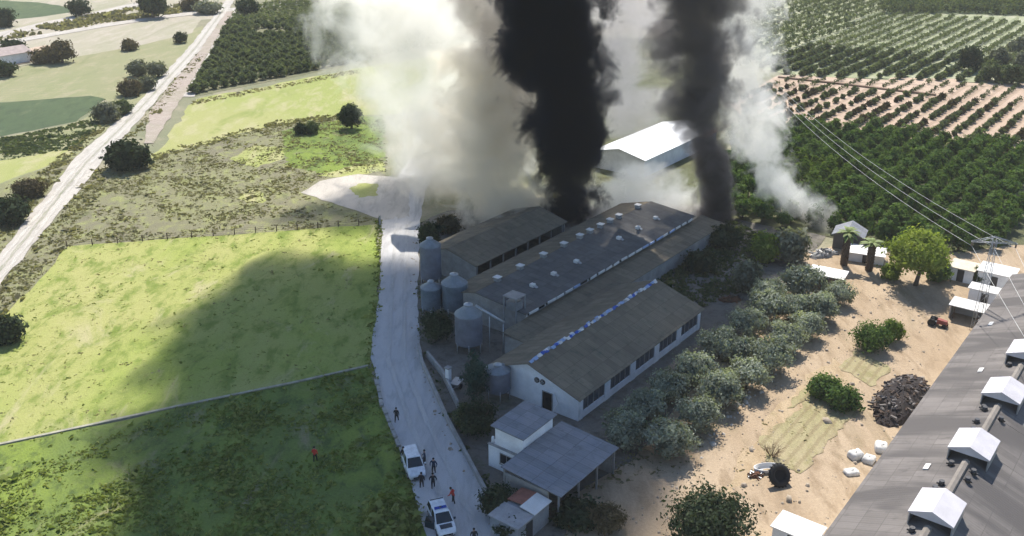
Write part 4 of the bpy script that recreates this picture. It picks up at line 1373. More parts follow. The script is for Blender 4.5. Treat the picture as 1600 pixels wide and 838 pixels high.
hb.tube([(-.35, -1.5, .85), (.35, -1.5, .85)], .03, 6)
hb.build('handle', M_STEEL, ct)
# wire fence at the upper side of the meadow
fpts = [G(105, 387), G(300, 372), G(592, 350)]
fn = thing('wire_fence', fpts[0], 0, 'thin dark wire fence along the upper edge of the meadow', 'fence')
wr = MB()
for i in range(2):
    p, q = fpts[i] - fpts[0], fpts[i + 1] - fpts[0]
    n = int((q - p).length / 3.2)
    for k in range(n + (i == 1)):
        c = p.lerp(q, k / n)
        MB().box(c.x - .06, c.x + .06, c.y - .06, c.y + .06, 0, 1.1 + rr.uniform(-.08, .08)).build('post', M_WOOD, fn)
    for z in (.35, .7, 1.0):
        wr.tube([p + Vector((0, 0, z)), q + Vector((0, 0, z))], .012, 4)
wr.build('wire', M_DARKMETAL, fn)
cp = thing('corner_post', G(594, 352), 0, 'pale concrete post where the wire fence meets the road', 'post')
MB().box(-.16, .16, -.16, .16, 0, 1.6).build('shaft', M_CONCRETE, cp)
MB().slab([(-.2, -.2, 1.68), (.2, -.2, 1.68), (.2, .2, 1.68), (-.2, .2, 1.68)], .08).build('cap', M_CONCRETE, cp)

# ------------------------------------------------------------------ pylon and cables
py_b = G(1524, 520)
PH = 12.6
pl = thing('pylon', py_b, -.15, 'slim lattice power pylon with wide crossarm in front of the white sheds', 'pylon')
hw0, hw1 = .55, .22
leg_at = lambda sx, sy, t_: Vector((sx * (hw0 + (hw1 - hw0) * t_), sy * (hw0 + (hw1 - hw0) * t_), PH * t_))
for sx in (-1, 1):
    for sy in (-1, 1):
        MB().tube([leg_at(sx, sy, 0), leg_at(sx, sy, 1)], .035, 5).build('leg', M_STEEL, pl)
nb = 14
br = MB()
for k in range(nb):
    t0, t1 = k / nb, (k + 1) / nb
    s = 1 if k % 2 else -1
    for a, b in (((-s, -1), (s, -1)), ((-s, 1), (s, 1)), ((-1, -s), (-1, s)), ((1, -s), (1, s))):
        br.tube([leg_at(a[0], a[1], t0), leg_at(b[0], b[1], t1)], .016, 4)
br.build('lattice', M_STEEL, pl)
arm = MB()
AW = 2.6
for y in (-.2, .2):
    arm.tube([(-AW, y, PH - .4), (AW, y, PH - .4)], .045, 5)
    arm.tube([(-AW, y, PH - .4), (0, y, PH + .35), (AW, y, PH - .4)], .04, 5)
for k in range(9):
    x = -AW + 2 * AW * k / 8
    arm.tube([(x, -.2, PH - .4), (x, .2, PH - .4)], .025, 4)
    if 0 < k < 8:
        arm.tube([(x, 0, PH - .4), (x + (.3 if x < 0 else -.3), 0, PH - .4 + .7 * (1 - abs(x) / AW))], .025, 4)
arm.build('crossarm', M_STEEL, pl)
INS = [-2.5, 0.0, 2.5]
for x in INS:
    MB().lathe([(.05, -.55), (.13, -.5), (.06, -.42), (.13, -.34), (.06, -.26), (.13, -.18), (.05, 0)], 10, c=(x, 0, PH - .4)).build('insulator', plain('brown_glass', (.16, .12, .10), .3), pl)
M_CABLE = plain('aluminium_cable', (.62, .62, .60), .45, .3, bmp=0)
far_w = [G(1268, 178, 11), G(1284, 180, 11), G(1300, 182, 11)]
near_w = [G(1622, 560, 10.5), G(1640, 545, 10.5), G(1660, 530, 10.5)]
names = [('leftmost', 0), ('middle', 1), ('rightmost', 2)]
rot = Matrix.Rotation(-.15, 3, 'Z')
for i, x in enumerate(INS):
    a = py_b + rot @ Vector((x, 0, PH - .98))
    for dest, lab, sag in ((far_w[i] + (far_w[i] - a) * .9, 'beyond', 3.2), (near_w[i] + (near_w[i] - a) * 1.2, 'near', .9)):
        pts = []
        for k in range(25):
            t_ = k / 24
            q = a.lerp(dest, t_)
            q.z = a.z + (11 - a.z) * t_ - sag * 4 * t_ * (1 - t_)
            pts.append(q)
        o = MB().tube(pts, .021, 5, cap=True).build('power_cable', M_CABLE)
        ln = ('%s pale power cable crossing the orange grove to the pylon' if lab == 'beyond' else '%s pale power cable running from the pylon over the great barn roof') % ['leftmost', 'middle', 'rightmost'][i]
        tag(o, ln, 'cable', 'power cables on the pylon')

# ------------------------------------------------------------------ things lying in the yard
M_SHADEWOOD = plain('shade_darkened_timber', (.035, .026, .024), .95, var=.4, scale=3)  # dark timber, with the heap's deep shadows put into its colour


def lump(name, px, py, sx, sy, sz, n, psize, mats, label, cat, rz, seed, part='chunk', flat=False):
    o = thing(name, G(px, py), rz, label, cat)
    r = random.Random(seed)
    core = MB()
    ring = []
    for k, (f, z) in enumerate(((1, 0), (.85, .45), (.5, .85), (.1, 1.0))):
        for j in range(14):
            a = j * math.pi / 7
            q = f * r.uniform(.85, 1.1)
            core.v.append((sx * q * math.cos(a), sy * q * math.sin(a), sz * z * r.uniform(.85, 1.1)))
    for k in range(3):
        for j in range(14):
            m = (j + 1) % 14
            core.face((k * 14 + j, k * 14 + m, (k + 1) * 14 + m, (k + 1) * 14 + j))
    core.face(tuple(42 + j for j in range(14)))
    core.build('heap', mats[0], o)
    for i in range(n):
        a, f = r.uniform(0, 6.28), r.uniform(0, 1) ** .5
        x, y = sx * f * math.cos(a), sy * f * math.sin(a)
        z = sz * float(np.interp(f, [.1, .5, .85, 1], [1, .85, .45, .02])) * .97
        s = psize * r.uniform(.6, 1.3)
        rot = Matrix.Rotation(r.uniform(0, 6.28), 3, 'Z') @ Matrix.Rotation(r.uniform(-.6, .6), 3, 'X')
        pts = [Vector((x, y, z)) + rot @ Vector(c) for c in ((-s, -s * .3, 0), (s, -s * .3, 0), (s, s * .3, 0), (-s, s * .3, 0), (-s * .9, -s * .25, s * .5), (s * .95, -s * .25, s * .45), (s * .9, s * .25, s * .5), (-s, s * .3, s * .4))]
        MB().hexa(pts).build(part, mats[1 + i % (len(mats) - 1)], o)
    return o


lump('firewood_heap', 1407, 628, 2.7, 6.4, 1.7, 200, .3, [M_SHADEWOOD, M_SHADEWOOD, M_WOOD, plain('grey_timber', (.20, .175, .16), .9, var=.4)], 'long dark heap of firewood beside the great barn', 'heap', -TH, 5, 'log')
sl_ = thing('white_board', G(1424, 640), -TH + .1, 'white board leaning on the firewood heap next to the barn eave', 'board')
MB().hexa([(-.4, -1.1, .3), (.4, -1.1, .3), (.4, 1.1, .5), (-.4, 1.1, .5), (-.4, -1.1, .4), (.4, -1.1, .4), (.4, 1.1, .6), (-.4, 1.1, .6)]).build('panel', M_WHITEROOF, sl_)
MB().box(-.35, .35, -.9, -.8, 0, .3).build('batten', M_WOOD, sl_)


def sack(px, py, w, l, h, label, rz, seed):
    o = thing('sack', G(px, py), rz, label, 'sack')
    r = random.Random(seed)
    mb = MB()
    prof = [(.0, 0), (.95, .02), (1.0, .3), (.97, .7), (.82, .95), (.15, .9)]
    n = 14
    for f, z in prof:
        for j in range(n):
            a = 2 * math.pi * j / n
            cx = math.copysign(abs(math.cos(a)) ** .35, math.cos(a))
            cy_ = math.copysign(abs(math.sin(a)) ** .35, math.sin(a))
            mb.v.append((w / 2 * f * cx * r.uniform(.9, 1.06), l / 2 * f * cy_ * r.uniform(.9, 1.06), h * z * r.uniform(.88, 1.08)))
    for k in range(len(prof) - 1):
        for j in range(n):
            m = (j + 1) % n
            mb.face((k * n + j, k * n + m, (k + 1) * n + m, (k + 1) * n + j), 0, True)
    mb.face(tuple((len(prof) - 1) * n + j for j in range(n)))
    mb.build('bag', plain('woven_white', (.66, .64, .60), .8, var=.2, scale=2), o)
    MB().tube([(0, 0, h * .85), (.12, .06, h * .95), (.26, .05, h * .93)], [.05, .03, .06], 8).build('tie', M_WHITEROOF, o)


sack(1336, 716, 1.5, 1.2, .8, 'white bulk sack farthest from the barn eave in the bag group', .4, 1)
sack(1357, 722, 1.3, 1.2, .7, 'white bulk sack in the middle of the bag group', .9, 2)
sack(1376, 704, 1.3, 1.6, .8, 'white bulk sack closest to the great barn eave', -.3, 3)
sack(1330, 741, 1.5, 1.0, .5, 'flattened yellowish sack in front of the bag group', .2, 4)
ty = thing('tractor_tyre', G(1216, 757), .3, 'big dark tractor tyre leaning in the yard by the dry shrub', 'tyre')
tm_ = MB()
n, m_ = 28, 10
rotx = Matrix.Rotation(R(55), 3, 'X')
for i in range(n):
    a = 2 * math.pi * i / n
    for j in range(m_):
        b = 2 * math.pi * j / m_
        rad = .82 + .3 * math.cos(b)
        tm_.v.append(tuple(rotx @ Vector((rad * math.cos(a), rad * math.sin(a), .3 * math.sin(b))) + Vector((0, 0, 1.02))))
for i in range(n):
    for j in range(m_):
        i2, j2 = (i + 1) % n, (j + 1) % m_
        tm_.face((i * m_ + j, i2 * m_ + j, i2 * m_ + j2, i * m_ + j2), 0, True)
tm_.build('casing', M_TYRE, ty)
lg = MB()
for i in range(20):
    a = 2 * math.pi * i / 20
    q = rotx @ Vector((1.13 * math.cos(a), 1.13 * math.sin(a), 0)) + Vector((0, 0, 1.02))
    w_ = rotx @ Vector((0, 0, .26))
    lg.tube([q - w_, q + w_], .05, 4)
lg.build('tread', M_TYRE, ty)
hub = MB()
hub.tube([rotx @ Vector((0, 0, -.06)) + Vector((0, 0, 1.02)), rotx @ Vector((0, 0, .06)) + Vector((0, 0, 1.02))], .53, 18)
hub.build('rim', M_DARK, ty)
tb = thing('water_trough', G(1200, 736), .1, 'pale oval trough behind the dark tyre', 'trough')
o_ = MB()
o_.lathe([(1.15, 0), (1.25, .5), (1.15, .5), (1.05, .12), (.05, .1)], 22)
oo = o_.build('basin', M_WHITEROOF, tb)
oo.scale = (1.2, .55, 1)
for s in (-1, 1):
    MB().box(s * .9 - .1, s * .9 + .1, -.5, .5, 0, .06).build('foot', M_CONCRETE, tb)
lump('scrap_pile', 1180, 745, .9, .6, .45, 20, .2, [M_RUST, M_RUST, M_STEEL, M_WOOD], 'small rusty scrap pile next to the dark tyre', 'heap', .3, 8, 'piece')
lump('rubble_pile', 1285, 400, 2.6, 1.2, .9, 30, .35, [M_CONCRETE, M_CONCRETE, M_DARKMETAL, M_WHITEROOF], 'grey junk pile between white roofed shed and dark hut', 'heap', .4, 9, 'piece')
lump('branch_pile', 1142, 470, 1.6, .8, .6, 24, .3, [M_RUST, M_RUST, M_WOOD], 'reddish brown pile at the far corner of the white walled barn', 'heap', .2, 10, 'piece')

# reddish garden tractor
gt = thing('garden_tractor', G(1466, 510), .9, 'small rusty red garden tractor on the yard near the open shed', 'tractor')
MB().hexa([(-.32, -1.0, .45), (.32, -1.0, .45), (.36, .2, .45), (-.36, .2, .45), (-.26, -.95, .95), (.26, -.95, .95), (.32, .2, 1.05), (-.32, .2, 1.05)]).build('bonnet', plain('faded_red', (.30, .07, .05), .6), gt)
MB().box(-.3, .3, .2, 1.0, .45, .62).build('chassis', M_DARKMETAL, gt)
MB().hexa([(-.28, .55, .75), (.28, .55, .75), (.28, .95, .75), (-.28, .95, .75), (-.26, .58, .86), (.26, .58, .86), (.26, 1.02, 1.2), (-.26, 1.02, 1.2)]).build('seat', M_DARK, gt)
for sx in (-1, 1):
    MB().tube([(sx * .42, .75, .5), (sx * .68, .75, .5)], .5, 16).build('rear_wheel', M_TYRE, gt)
    MB().tube([(sx * .38, -.75, .3), (sx * .54, -.75, .3)], .3, 14).build('front_wheel', M_TYRE, gt)
MB().tube([(0, .15, 1.0), (0, .32, 1.3)], .03, 6).build('steering_column', M_DARKMETAL, gt)


# ------------------------------------------------------------------ vehicles
def loft(mb, st, mi=0):
    """st: (y, [(x, z) ...half section from the underside to the top])"""
    base = len(mb.v)
    k = len(st[0][1]) * 2
    for y, half in st:
        for x, z in half:
            mb.v.append((x, y, z))
        for x, z in reversed(half):
            mb.v.append((-x, y, z))
    for i in range(len(st) - 1):
        for j in range(k):
            m = (j + 1) % k
            mb.face((base + i * k + j, base + i * k + m, base + (i + 1) * k + m, base + (i + 1) * k + j), mi, False)
    mb.face(tuple(base + j for j in range(k)), mi)
    mb.face(tuple(base + (len(st) - 1) * k + j for j in reversed(range(k))), mi)


def pane(p, q, r, s, inset, out, parent, name, mat_):
    """a pane lying a few mm proud of the face p q r s, inset from its edges"""
    p, q, r, s = (Vector(v) for v in (p, q, r, s))
    c = (p + q + r + s) / 4
    n = (q - p).cross(s - p).normalized()
    pts = [c + (v - c) * (1 - inset) for v in (p, q, r, s)]
    mb = MB()
    mb.hexa([v - n * .01 for v in pts] + [v + n * out for v in pts])
    return mb.build(name, mat_, parent)


def car(name, px, py, head, label, L=4.4, wd=.89, belt=.98, roof=1.62, hood=.98, nose=.72, roof_f=.25, roof_r=-1.85, ws=1.2, rearb=-2.05, police=False, door_open=False):
    rz = math.atan2(-head[0], head[1])
    o = thing(name, G(px, py), rz, label, 'car')
    hf = L / 2
    def sec(w, zb, zt, rnd=.1):
        return [(w * .55, zb), (w * .93, zb + .04), (w, zb + .22), (w, zt - rnd - .08), (w * .985, zt - rnd), (w * .93, zt - .02), (w * .6, zt)]
    body = MB()
    loft(body, [(-hf, sec(wd * .86, .36, belt * .88)), (-hf + .12, sec(wd * .95, .28, belt * .96)), (-hf + .5, sec(wd, .24, belt)), (0, sec(wd, .24, belt)),
                (ws, sec(wd, .24, belt)), (ws + .08, sec(wd * .99, .24, hood)), (hf - .45, sec(wd * .97, .25, hood - .1)), (hf - .12, sec(wd * .90, .28, nose)), (hf, sec(wd * .80, .34, nose - .12))])
    body.build('body', M_CAR, o)
    gb, gt_ = wd * .93, wd * .76
    B = [(-gb, rearb, belt - .02), (gb, rearb, belt - .02), (gb, ws, belt - .02), (-gb, ws, belt - .02)]
    mid = MB()
    T = [(-gt_, roof_r, roof - .06), (gt_, roof_r, roof - .06), (gt_, roof_f, roof - .05), (-gt_, roof_f, roof - .05)]
    mid.hexa(B + T)
    T2 = [(-gt_ * .88, roof_r + .15, roof), (gt_ * .88, roof_r + .15, roof), (gt_ * .88, roof_f - .12, roof + .005), (-gt_ * .88, roof_f - .12, roof + .005)]
    mid.hexa(T + T2)
    cab = mid.build('cabin', M_CAR, o)
    pane(B[2], B[3], T[3], T[2], .1, .006, cab, 'windscreen', M_GLASS)
    pane(B[0], B[1], T[1], T[0], .16, .006, cab, 'rear_window', M_GLASS)
    for side in (0, 1):
        b0, b1 = (Vector(B[1]), Vector(B[2])) if side else (Vector(B[3]), Vector(B[0]))
        t0, t1 = (Vector(T[1]), Vector(T[2])) if side else (Vector(T[3]), Vector(T[0]))
        for f0, f1 in ((.03, .47), (.5, .93)):
            pane(b0.lerp(b1, f0), b0.lerp(b1, f1), t0.lerp(t1, f1), t0.lerp(t1, f0), .1, .006, cab, 'side_window', M_GLASS)
    for sx in (-1, 1):
        for y in (-hf + .8, hf - .82):
            wh = MB().tube([(sx * (wd - .2), y, .32), (sx * (wd + .01), y, .32)], .32, 18).build('wheel', M_TYRE, o)
            MB().tube([(sx * (wd + .011), y, .32), (sx * (wd + .025), y, .32)], .2, 12).build('rim', M_STEEL, wh)
        MB().hexa([(sx * wd * .58, hf - .16, .56), (sx * wd * .84, hf - .2, .58), (sx * wd * .86, hf - .3, .60), (sx * wd * .58, hf - .14, .58),
                   (sx * wd * .55, hf - .13, .70), (sx * wd * .86, hf - .24, .74), (sx * wd * .88, hf - .34, .76), (sx * wd * .55, hf - .2, .72)]).build('headlight', gloss('lamp_glass', (.55, .57, .6), .1), o)
        MB().box(sx * wd * .8 - .1, sx * wd * .8 + .1, -hf - .02, -hf + .06, .62, .82).build('tail_light', gloss('red_lamp', (.35, .02, .02), .2), o)
        MB().hexa([(sx * (wd + .01), ws - .38, belt + .02), (sx * (wd + .2), ws - .42, belt + .02), (sx * (wd + .2), ws - .3, belt + .02), (sx * (wd + .01), ws - .24, belt + .02),
                   (sx * (wd + .01), ws - .38, belt + .16), (sx * (wd + .2), ws - .42, belt + .16), (sx * (wd + .2), ws - .3, belt + .15), (sx * (wd + .01), ws - .24, belt + .15)]).build('mirror', M_NAVY if police else M_CAR, o)
    MB().box(-wd * .5, wd * .5, hf - .03, hf + .02, .40, .54).build('grille', M_DARK, o)
    MB().box(-wd * .7, wd * .7, hf - .05, hf + .03, .27, .36).build('bumper', M_DARKMETAL, o)
    if police:
        z0, z1 = hood + .02, hood - .075
        MB().hexa([(-wd * .62, ws + .14, z0 - .03), (wd * .62, ws + .14, z0 - .03), (wd * .6, hf - .4, z1 - .03), (-wd * .6, hf - .4, z1 - .03),
                   (-wd * .62, ws + .14, z0 + .006), (wd * .62, ws + .14, z0 + .006), (wd * .6, hf - .4, z1 + .006), (-wd * .6, hf - .4, z1 + .006)]).build('bonnet_panel', M_NAVY, o)
        for sx in (-1, 1):
            MB().box(sx * (wd + .004) - .006, sx * (wd + .004) + .006, -hf + 1.3, hf - 1.3, .5, .84).build('side_stripe', M_NAVY, o)
        lb = MB().box(-.55, .55, -.35, -.12, roof + .02, roof + .14).build('light_bar', gloss('blue_lamp', (.02, .06, .35), .15), o)
        MB().box(-.1, .1, -.34, -.13, roof + .14, roof + .16).build('speaker', M_DARKMETAL, lb)
        MB().box(-.62, .62, -1.7, -1.55, roof + .004, roof + .012).build('roof_stripe', M_NAVY, o)
    if door_open:
        sx = 1
        d = MB().hexa([(wd + .01, .95, .32), (wd + .06, .95, .32), (wd + .72, .28, .32), (wd + .66, .26, .32),
                       (wd + .01, .95, belt), (wd + .06, .95, belt), (wd + .72, .28, belt), (wd + .66, .26, belt)]).build('open_door', M_NAVY, o)
        MB().hexa([(wd + .02, .93, belt), (wd + .05, .93, belt), (wd + .70, .29, belt), (wd + .67, .28, belt),
                   (wd - .1, .6, roof - .12), (wd - .07, .6, roof - .12), (wd + .55, .3, roof - .1), (wd + .52, .29, roof - .1)]).build('door_window', M_GLASS, d)
    return o


car('parked_car', 646, 733, (.30, -.95), 'plain white people carrier parked on the road with figures around it', roof=1.68, belt=1.02, hood=1.02, nose=.78, roof_f=.35, ws=1.25)
car('patrol_car', 690, 819, (.33, -.94), 'white patrol car with dark bonnet panel and roof light bar', roof=1.58, police=True, door_open=True)


# ------------------------------------------------------------------ people
M_SKIN = plain('skin', (.42, .26, .19), .6, var=.1, bmp=0)
M_HAIR = plain('dark_hair', (.025, .02, .016), .8)
M_DKCLOTH = plain('dark_cloth', (.022, .026, .032), .9)
M_BLUECLOTH = plain('navy_cloth', (.03, .05, .09), .9)
M_RED = plain('red_cloth', (.62, .05, .035), .85)


def person(px, py, face, label, top, legs, stride=.15, bend=0.0, arm=.2, reach=0.0):
    """one skinned figure; face = heading (x, y)"""
    rz = math.atan2(-face[0], face[1])
    o = thing('person', G(px, py), rz, label, 'person')
    V, E_, Rd, Mi = [], [], [], []

    def add(v, r, par=None, mi=0):
        V.append(v)
        Rd.append(r * 1.14)
        if par is not None:
            E_.append((par, len(V) - 1))
            Mi.append(mi)
        return len(V) - 1
    tilt = lambda x, y, z: (x, y + (z - .93) * math.sin(bend), .93 + (z - .93) * math.cos(bend))
    pel = add((0, 0, .94), .145)
    wst = add(tilt(0, 0, 1.12), .13, pel, 0)
    chs = add(tilt(0, .01, 1.34), .16, wst, 0)
    nk0 = add(tilt(0, 0, 1.47), .07, chs, 0)
    nk = add(tilt(0, .01, 1.53), .055, nk0, 2)
    hd0 = add(tilt(0, .03, 1.60), .085, nk, 2)
    hd = add(tilt(0, .03, 1.69), .098, hd0, 2)
    add(tilt(0, .02, 1.76), .06, hd, 3)
    add(tilt(0, .125, 1.635), .018, hd0, 2)           # nose
    hands = []
    for s in (-1, 1):
        hp_ = add((s * .10, 0, .88), .105, pel, 1)
        kn = add((s * .12, s * stride * .55 + .04, .49), .072, hp_, 1)
        an = add((s * .13, s * stride, .10), .05, kn, 1)
        add((s * .14, s * stride + .17, .045), .04, an, 4)
        shd = add(tilt(s * .19, 0, 1.42), .075, chs, 0)
        el = add(tilt(s * (.25 + arm * .2), -s * stride * .5 + reach * .12, 1.15), .052, shd, 0)
        wr_ = add(tilt(s * (.26 + arm * .1), -s * stride * .6 + .12 + reach * .25, .92 + reach * .2), .036, el, 0)
        pm_ = add(tilt(s * (.26 + arm * .1), -s * stride * .6 + .15 + reach * .28, .85 + reach * .2), .034, wr_, 2)
        hands.append((s, V[pm_]))
    me = bpy.data.meshes.new('body')
    me.from_pydata(V, E_, [])
    tmp = bpy.data.objects.new('body', me)
    col.objects.link(tmp)
    tmp.modifiers.new('skin', 'SKIN')
    sk = me.skin_vertices[0].data
    for i, r in enumerate(Rd):
        sk[i].radius = (r, r * (.78 if i in (1, 2) else 1))
    sk[0].use_root = True
    ss = tmp.modifiers.new('sub', 'SUBSURF')
    ss.levels = ss.render_levels = 1
    dg = bpy.context.evaluated_depsgraph_get()
    m2 = bpy.data.meshes.new_from_object(tmp.evaluated_get(dg))
    bpy.data.objects.remove(tmp)
    m2.name = 'body'
    m2.materials.clear()
    for m in (top, legs, M_SKIN, M_HAIR, M_TYRE):
        m2.materials.append(m)
    seg = [(Vector(V[a]), Vector(V[b])) for a, b in E_]
    for f in m2.polygons:
        c = f.center
        best, bi = 9, 0
        for k, (a, b) in enumerate(seg):
            d = b - a
            t_ = max(0, min(1, (c - a).dot(d) / max(d.length_squared, 1e-9)))
            q = (c - (a + d * t_)).length - .5 * Rd[E_[k][1]]
            if q < best:
                best, bi = q, Mi[k]
        f.material_index = bi
        f.use_smooth = True
    b_ = link('body', m2, o)
    fg = MB()
    for s, hnd in hands:                                  # four fingers and a thumb, slightly curled
        h = Vector(hnd)
        for k in range(4):
            x = (k - 1.5) * .018
            ln = (.065, .075, .07, .055)[k]
            p1_ = h + Vector((0, x, -.03))
            fg.tube([p1_, p1_ + Vector((0, .005, -ln * .55)), p1_ + Vector((-s * .02, .01, -ln))], [.0095, .009, .007], 5)
        fg.tube([h + Vector((-s * .01, .03, 0)), h + Vector((-s * .03, .055, -.03)), h + Vector((-s * .03, .06, -.06))], [.011, .01, .008], 5)
    fg.build('fingers', M_SKIN, o)
    hm = MB()
    hc = Vector(V[hd]) + Vector((0, -.015, .02))
    hm.lathe([(.108, -.03), (.112, .02), (.1, .07), (.06, .105), (.01, .118)], 14, c=hc)
    hm.build('hair', M_HAIR, o)
    return o


person(620, 660, (.1, 1), 'person in dark clothes walking alone up the road', M_DKCLOTH, M_DKCLOTH, .25)
person(631, 722, (.6, -.8), 'person in dark clothes on the meadow side of the white people carrier', M_DKCLOTH, M_DKCLOTH, .05)
person(664, 727, (-1, -.2), 'person in navy top beside the far door of the white people carrier', M_BLUECLOTH, M_DKCLOTH, .08, arm=.5, reach=.5)
person(678, 740, (-.3, -1), 'person in dark clothes, farther one of the two standing close on the road', M_BLUECLOTH, M_DKCLOTH, .05, arm=.6)
person(677, 764, (-.2, 1), 'person in dark clothes, nearer one of the two standing close on the road', M_DKCLOTH, M_DKCLOTH, .12, arm=.4)
person(659, 763, (.2, 1), 'person in dark clothes standing before the bonnet of the white people carrier', M_DKCLOTH, M_DKCLOTH, .08)
person(709, 787, (-.9, .3), 'person in bright red top and dark trousers leaning over near the patrol car', M_RED, M_DKCLOTH, .18, bend=.35, arm=.6, reach=.6)
person(493, 722, (.2, 1), 'person in red top standing out in the shaded meadow', M_RED, M_DKCLOTH, .1)
person(741, 852, (-.2, 1), 'person of whom only the dark head shows at the lower frame edge', M_DKCLOTH, M_DKCLOTH, .1)


# ------------------------------------------------------------------ smoke
def smoke_plume(keys, color, dens, sharp, lump_, kn, kd, label, step, aniso=.3, off=(0, 0, 0), squash=1.0, rot=0.0, n=20, zscale=1.0, absorb=None, dist=0.0, rough=.6):
    """keys: (z, x, y, radius). Billowing smoke about a rising axis, thinning to nothing at its rim.
    squash < 1 makes the plume thinner along the direction rot."""
    z0, z1 = keys[0][0], keys[-1][0]
    xs, ys, rs = [k[1] for k in keys], [k[2] for k in keys], [k[3] for k in keys]
    span = lambda l: max(max(l) - min(l), 1e-3)
    m = bpy.data.materials.new('smoke_vapour')
    m.use_nodes = True
    nt = m.node_tree
    nt.nodes.clear()
    N, K = nt.nodes.new, nt.links.new

    def mth(op, a, b=None, c=None, clamp=False):
        q = N('ShaderNodeMath')
        q.operation = op
        q.use_clamp = clamp
        for i, v in enumerate((a, b, c)):
            if v is None:
                continue
            if isinstance(v, (int, float)):
                q.inputs[i].default_value = v
            else:
                K(v, q.inputs[i])
        return q.outputs[0]
    geo = N('ShaderNodeNewGeometry')
    sep = N('ShaderNodeSeparateXYZ')
    K(geo.outputs['Position'], sep.inputs[0])
    t_ = mth('MULTIPLY_ADD', sep.outputs[2], 1 / (z1 - z0), -z0 / (z1 - z0))
    rp = N('ShaderNodeValToRGB')
    rp.color_ramp.interpolation = 'LINEAR'
    el = rp.color_ramp.elements
    while len(el) < len(keys):
        el.new(.5)
    for i, k in enumerate(keys):
        el[i].position = (k[0] - z0) / (z1 - z0)
    for i, k in enumerate(keys):
        el[i].color = ((k[1] - min(xs)) / span(xs), (k[2] - min(ys)) / span(ys), (k[3] - min(rs)) / span(rs), 1)
    K(t_, rp.inputs[0])
    s2 = N('ShaderNodeSeparateColor')
    K(rp.outputs[0], s2.inputs[0])
    un = lambda o, l: mth('MULTIPLY_ADD', o, span(l), min(l))
    dx = mth('SUBTRACT', sep.outputs[0], un(s2.outputs[0], xs))
    dy = mth('SUBTRACT', sep.outputs[1], un(s2.outputs[1], ys))
    if squash != 1.0:
        u = mth('MULTIPLY_ADD', dx, math.cos(rot), mth('MULTIPLY', dy, math.sin(rot)))
        v = mth('MULTIPLY_ADD', dx, -math.sin(rot) / squash, mth('MULTIPLY', dy, math.cos(rot) / squash))
        dx, dy = u, v
    dd = mth('SQRT', mth('MULTIPLY_ADD', dx, dx, mth('MULTIPLY', dy, dy)))
    q = mth('DIVIDE', dd, un(s2.outputs[2], rs))
    mp = N('ShaderNodeMapping')
    mp.inputs['Location'].default_value = off
    mp.inputs['Scale'].default_value = (1, 1, zscale)
    K(geo.outputs['Position'], mp.inputs[0])
    nz = N('ShaderNodeTexNoise')
    nz.inputs['Scale'].default_value = 1 / lump_
    nz.inputs['Detail'].default_value = kd
    nz.inputs['Roughness'].default_value = rough
    nz.inputs['Distortion'].default_value = dist
    nz.inputs['Lacunarity'].default_value = 2.2
    K(mp.outputs[0], nz.inputs['Vector'])
    sh_ = mth('ADD', mth('SUBTRACT', 1.0, q), mth('MULTIPLY_ADD', nz.outputs[0], kn, -.5 * kn))
    de = mth('MULTIPLY', mth('MULTIPLY', sh_, sharp, clamp=True), dens)
    pv = N('ShaderNodeVolumePrincipled')
    pv.inputs['Color'].default_value = (*color, 1)
    if absorb:
        pv.inputs['Absorption Color'].default_value = (*absorb, 1)
    pv.inputs['Anisotropy'].default_value = aniso
    K(de, pv.inputs['Density'])
    out = N('ShaderNodeOutputMaterial')
    K(pv.outputs[0], out.inputs['Volume'])
    # a closed hull that just holds the plume
    vs, fs = [], []
    zs = np.linspace(z0, z1, 16)
    tt = [k[0] for k in keys]
    ext = 1 + .24 * kn
    for z in zs:
        x, y, r = np.interp(z, tt, xs), np.interp(z, tt, ys), np.interp(z, tt, rs) * ext
        for i in range(n):
            a = 2 * math.pi * i / n
            p, w_ = r * math.cos(a), r * math.sin(a) * squash
            vs.append((x + p * math.cos(rot) - w_ * math.sin(rot), y + p * math.sin(rot) + w_ * math.cos(rot), z))
    for k in range(len(zs) - 1):
        for i in range(n):
            j = (i + 1) % n
            fs.append((k * n + i, k * n + j, (k + 1) * n + j, (k + 1) * n + i))
    fs.append(tuple(range(n))[::-1])
    fs.append(tuple(range((len(zs) - 1) * n, len(zs) * n)))
    me = bpy.data.meshes.new('smoke')
    me.from_pydata(vs, [], fs)
    me.materials.append(m)
    va = np.array(vs)
    diag = float(np.linalg.norm(va.max(0) - va.min(0)))
    m.cycles.volume_step_rate = step / (diag / 10)
    return tag(link('smoke', me), label, 'smoke', None, 'stuff')


BLACK, GREY, WHITE, BEIGE = (.045, .05, .075), (.24, .23, .24), (1.0, .985, .955), (.98, .94, .86)
# black column: low part in view, high part above the frame that shades the farm
smoke_plume([(0.1, 9.4, 150, 5.2), (3, 9.6, 150, 4.8), (8, 9.6, 150, 4.3), (13, 9.2, 150, 5.6), (17, 8.8, 150, 6.6), (22, 7.4, 150, 6.2), (28, 6.6, 150, 7.0), (34, 5.4, 150, 7.6), (42, 6, 149, 9)],
            BLACK, .9, 3.6, 5.8, 4.0, 4, 'thick black smoke column rising from the middle of the fire', 1.4, off=(3, 0, 0), dist=.5)
smoke_plume([(42, 6, 149, 15), (60, -2, 149, 18), (80, -8, 148, 20), (115, -15, 147, 20)], BLACK, .3, 2.5, 14, 1.2, 1, 'upper part of the black smoke column above the farm', 6)
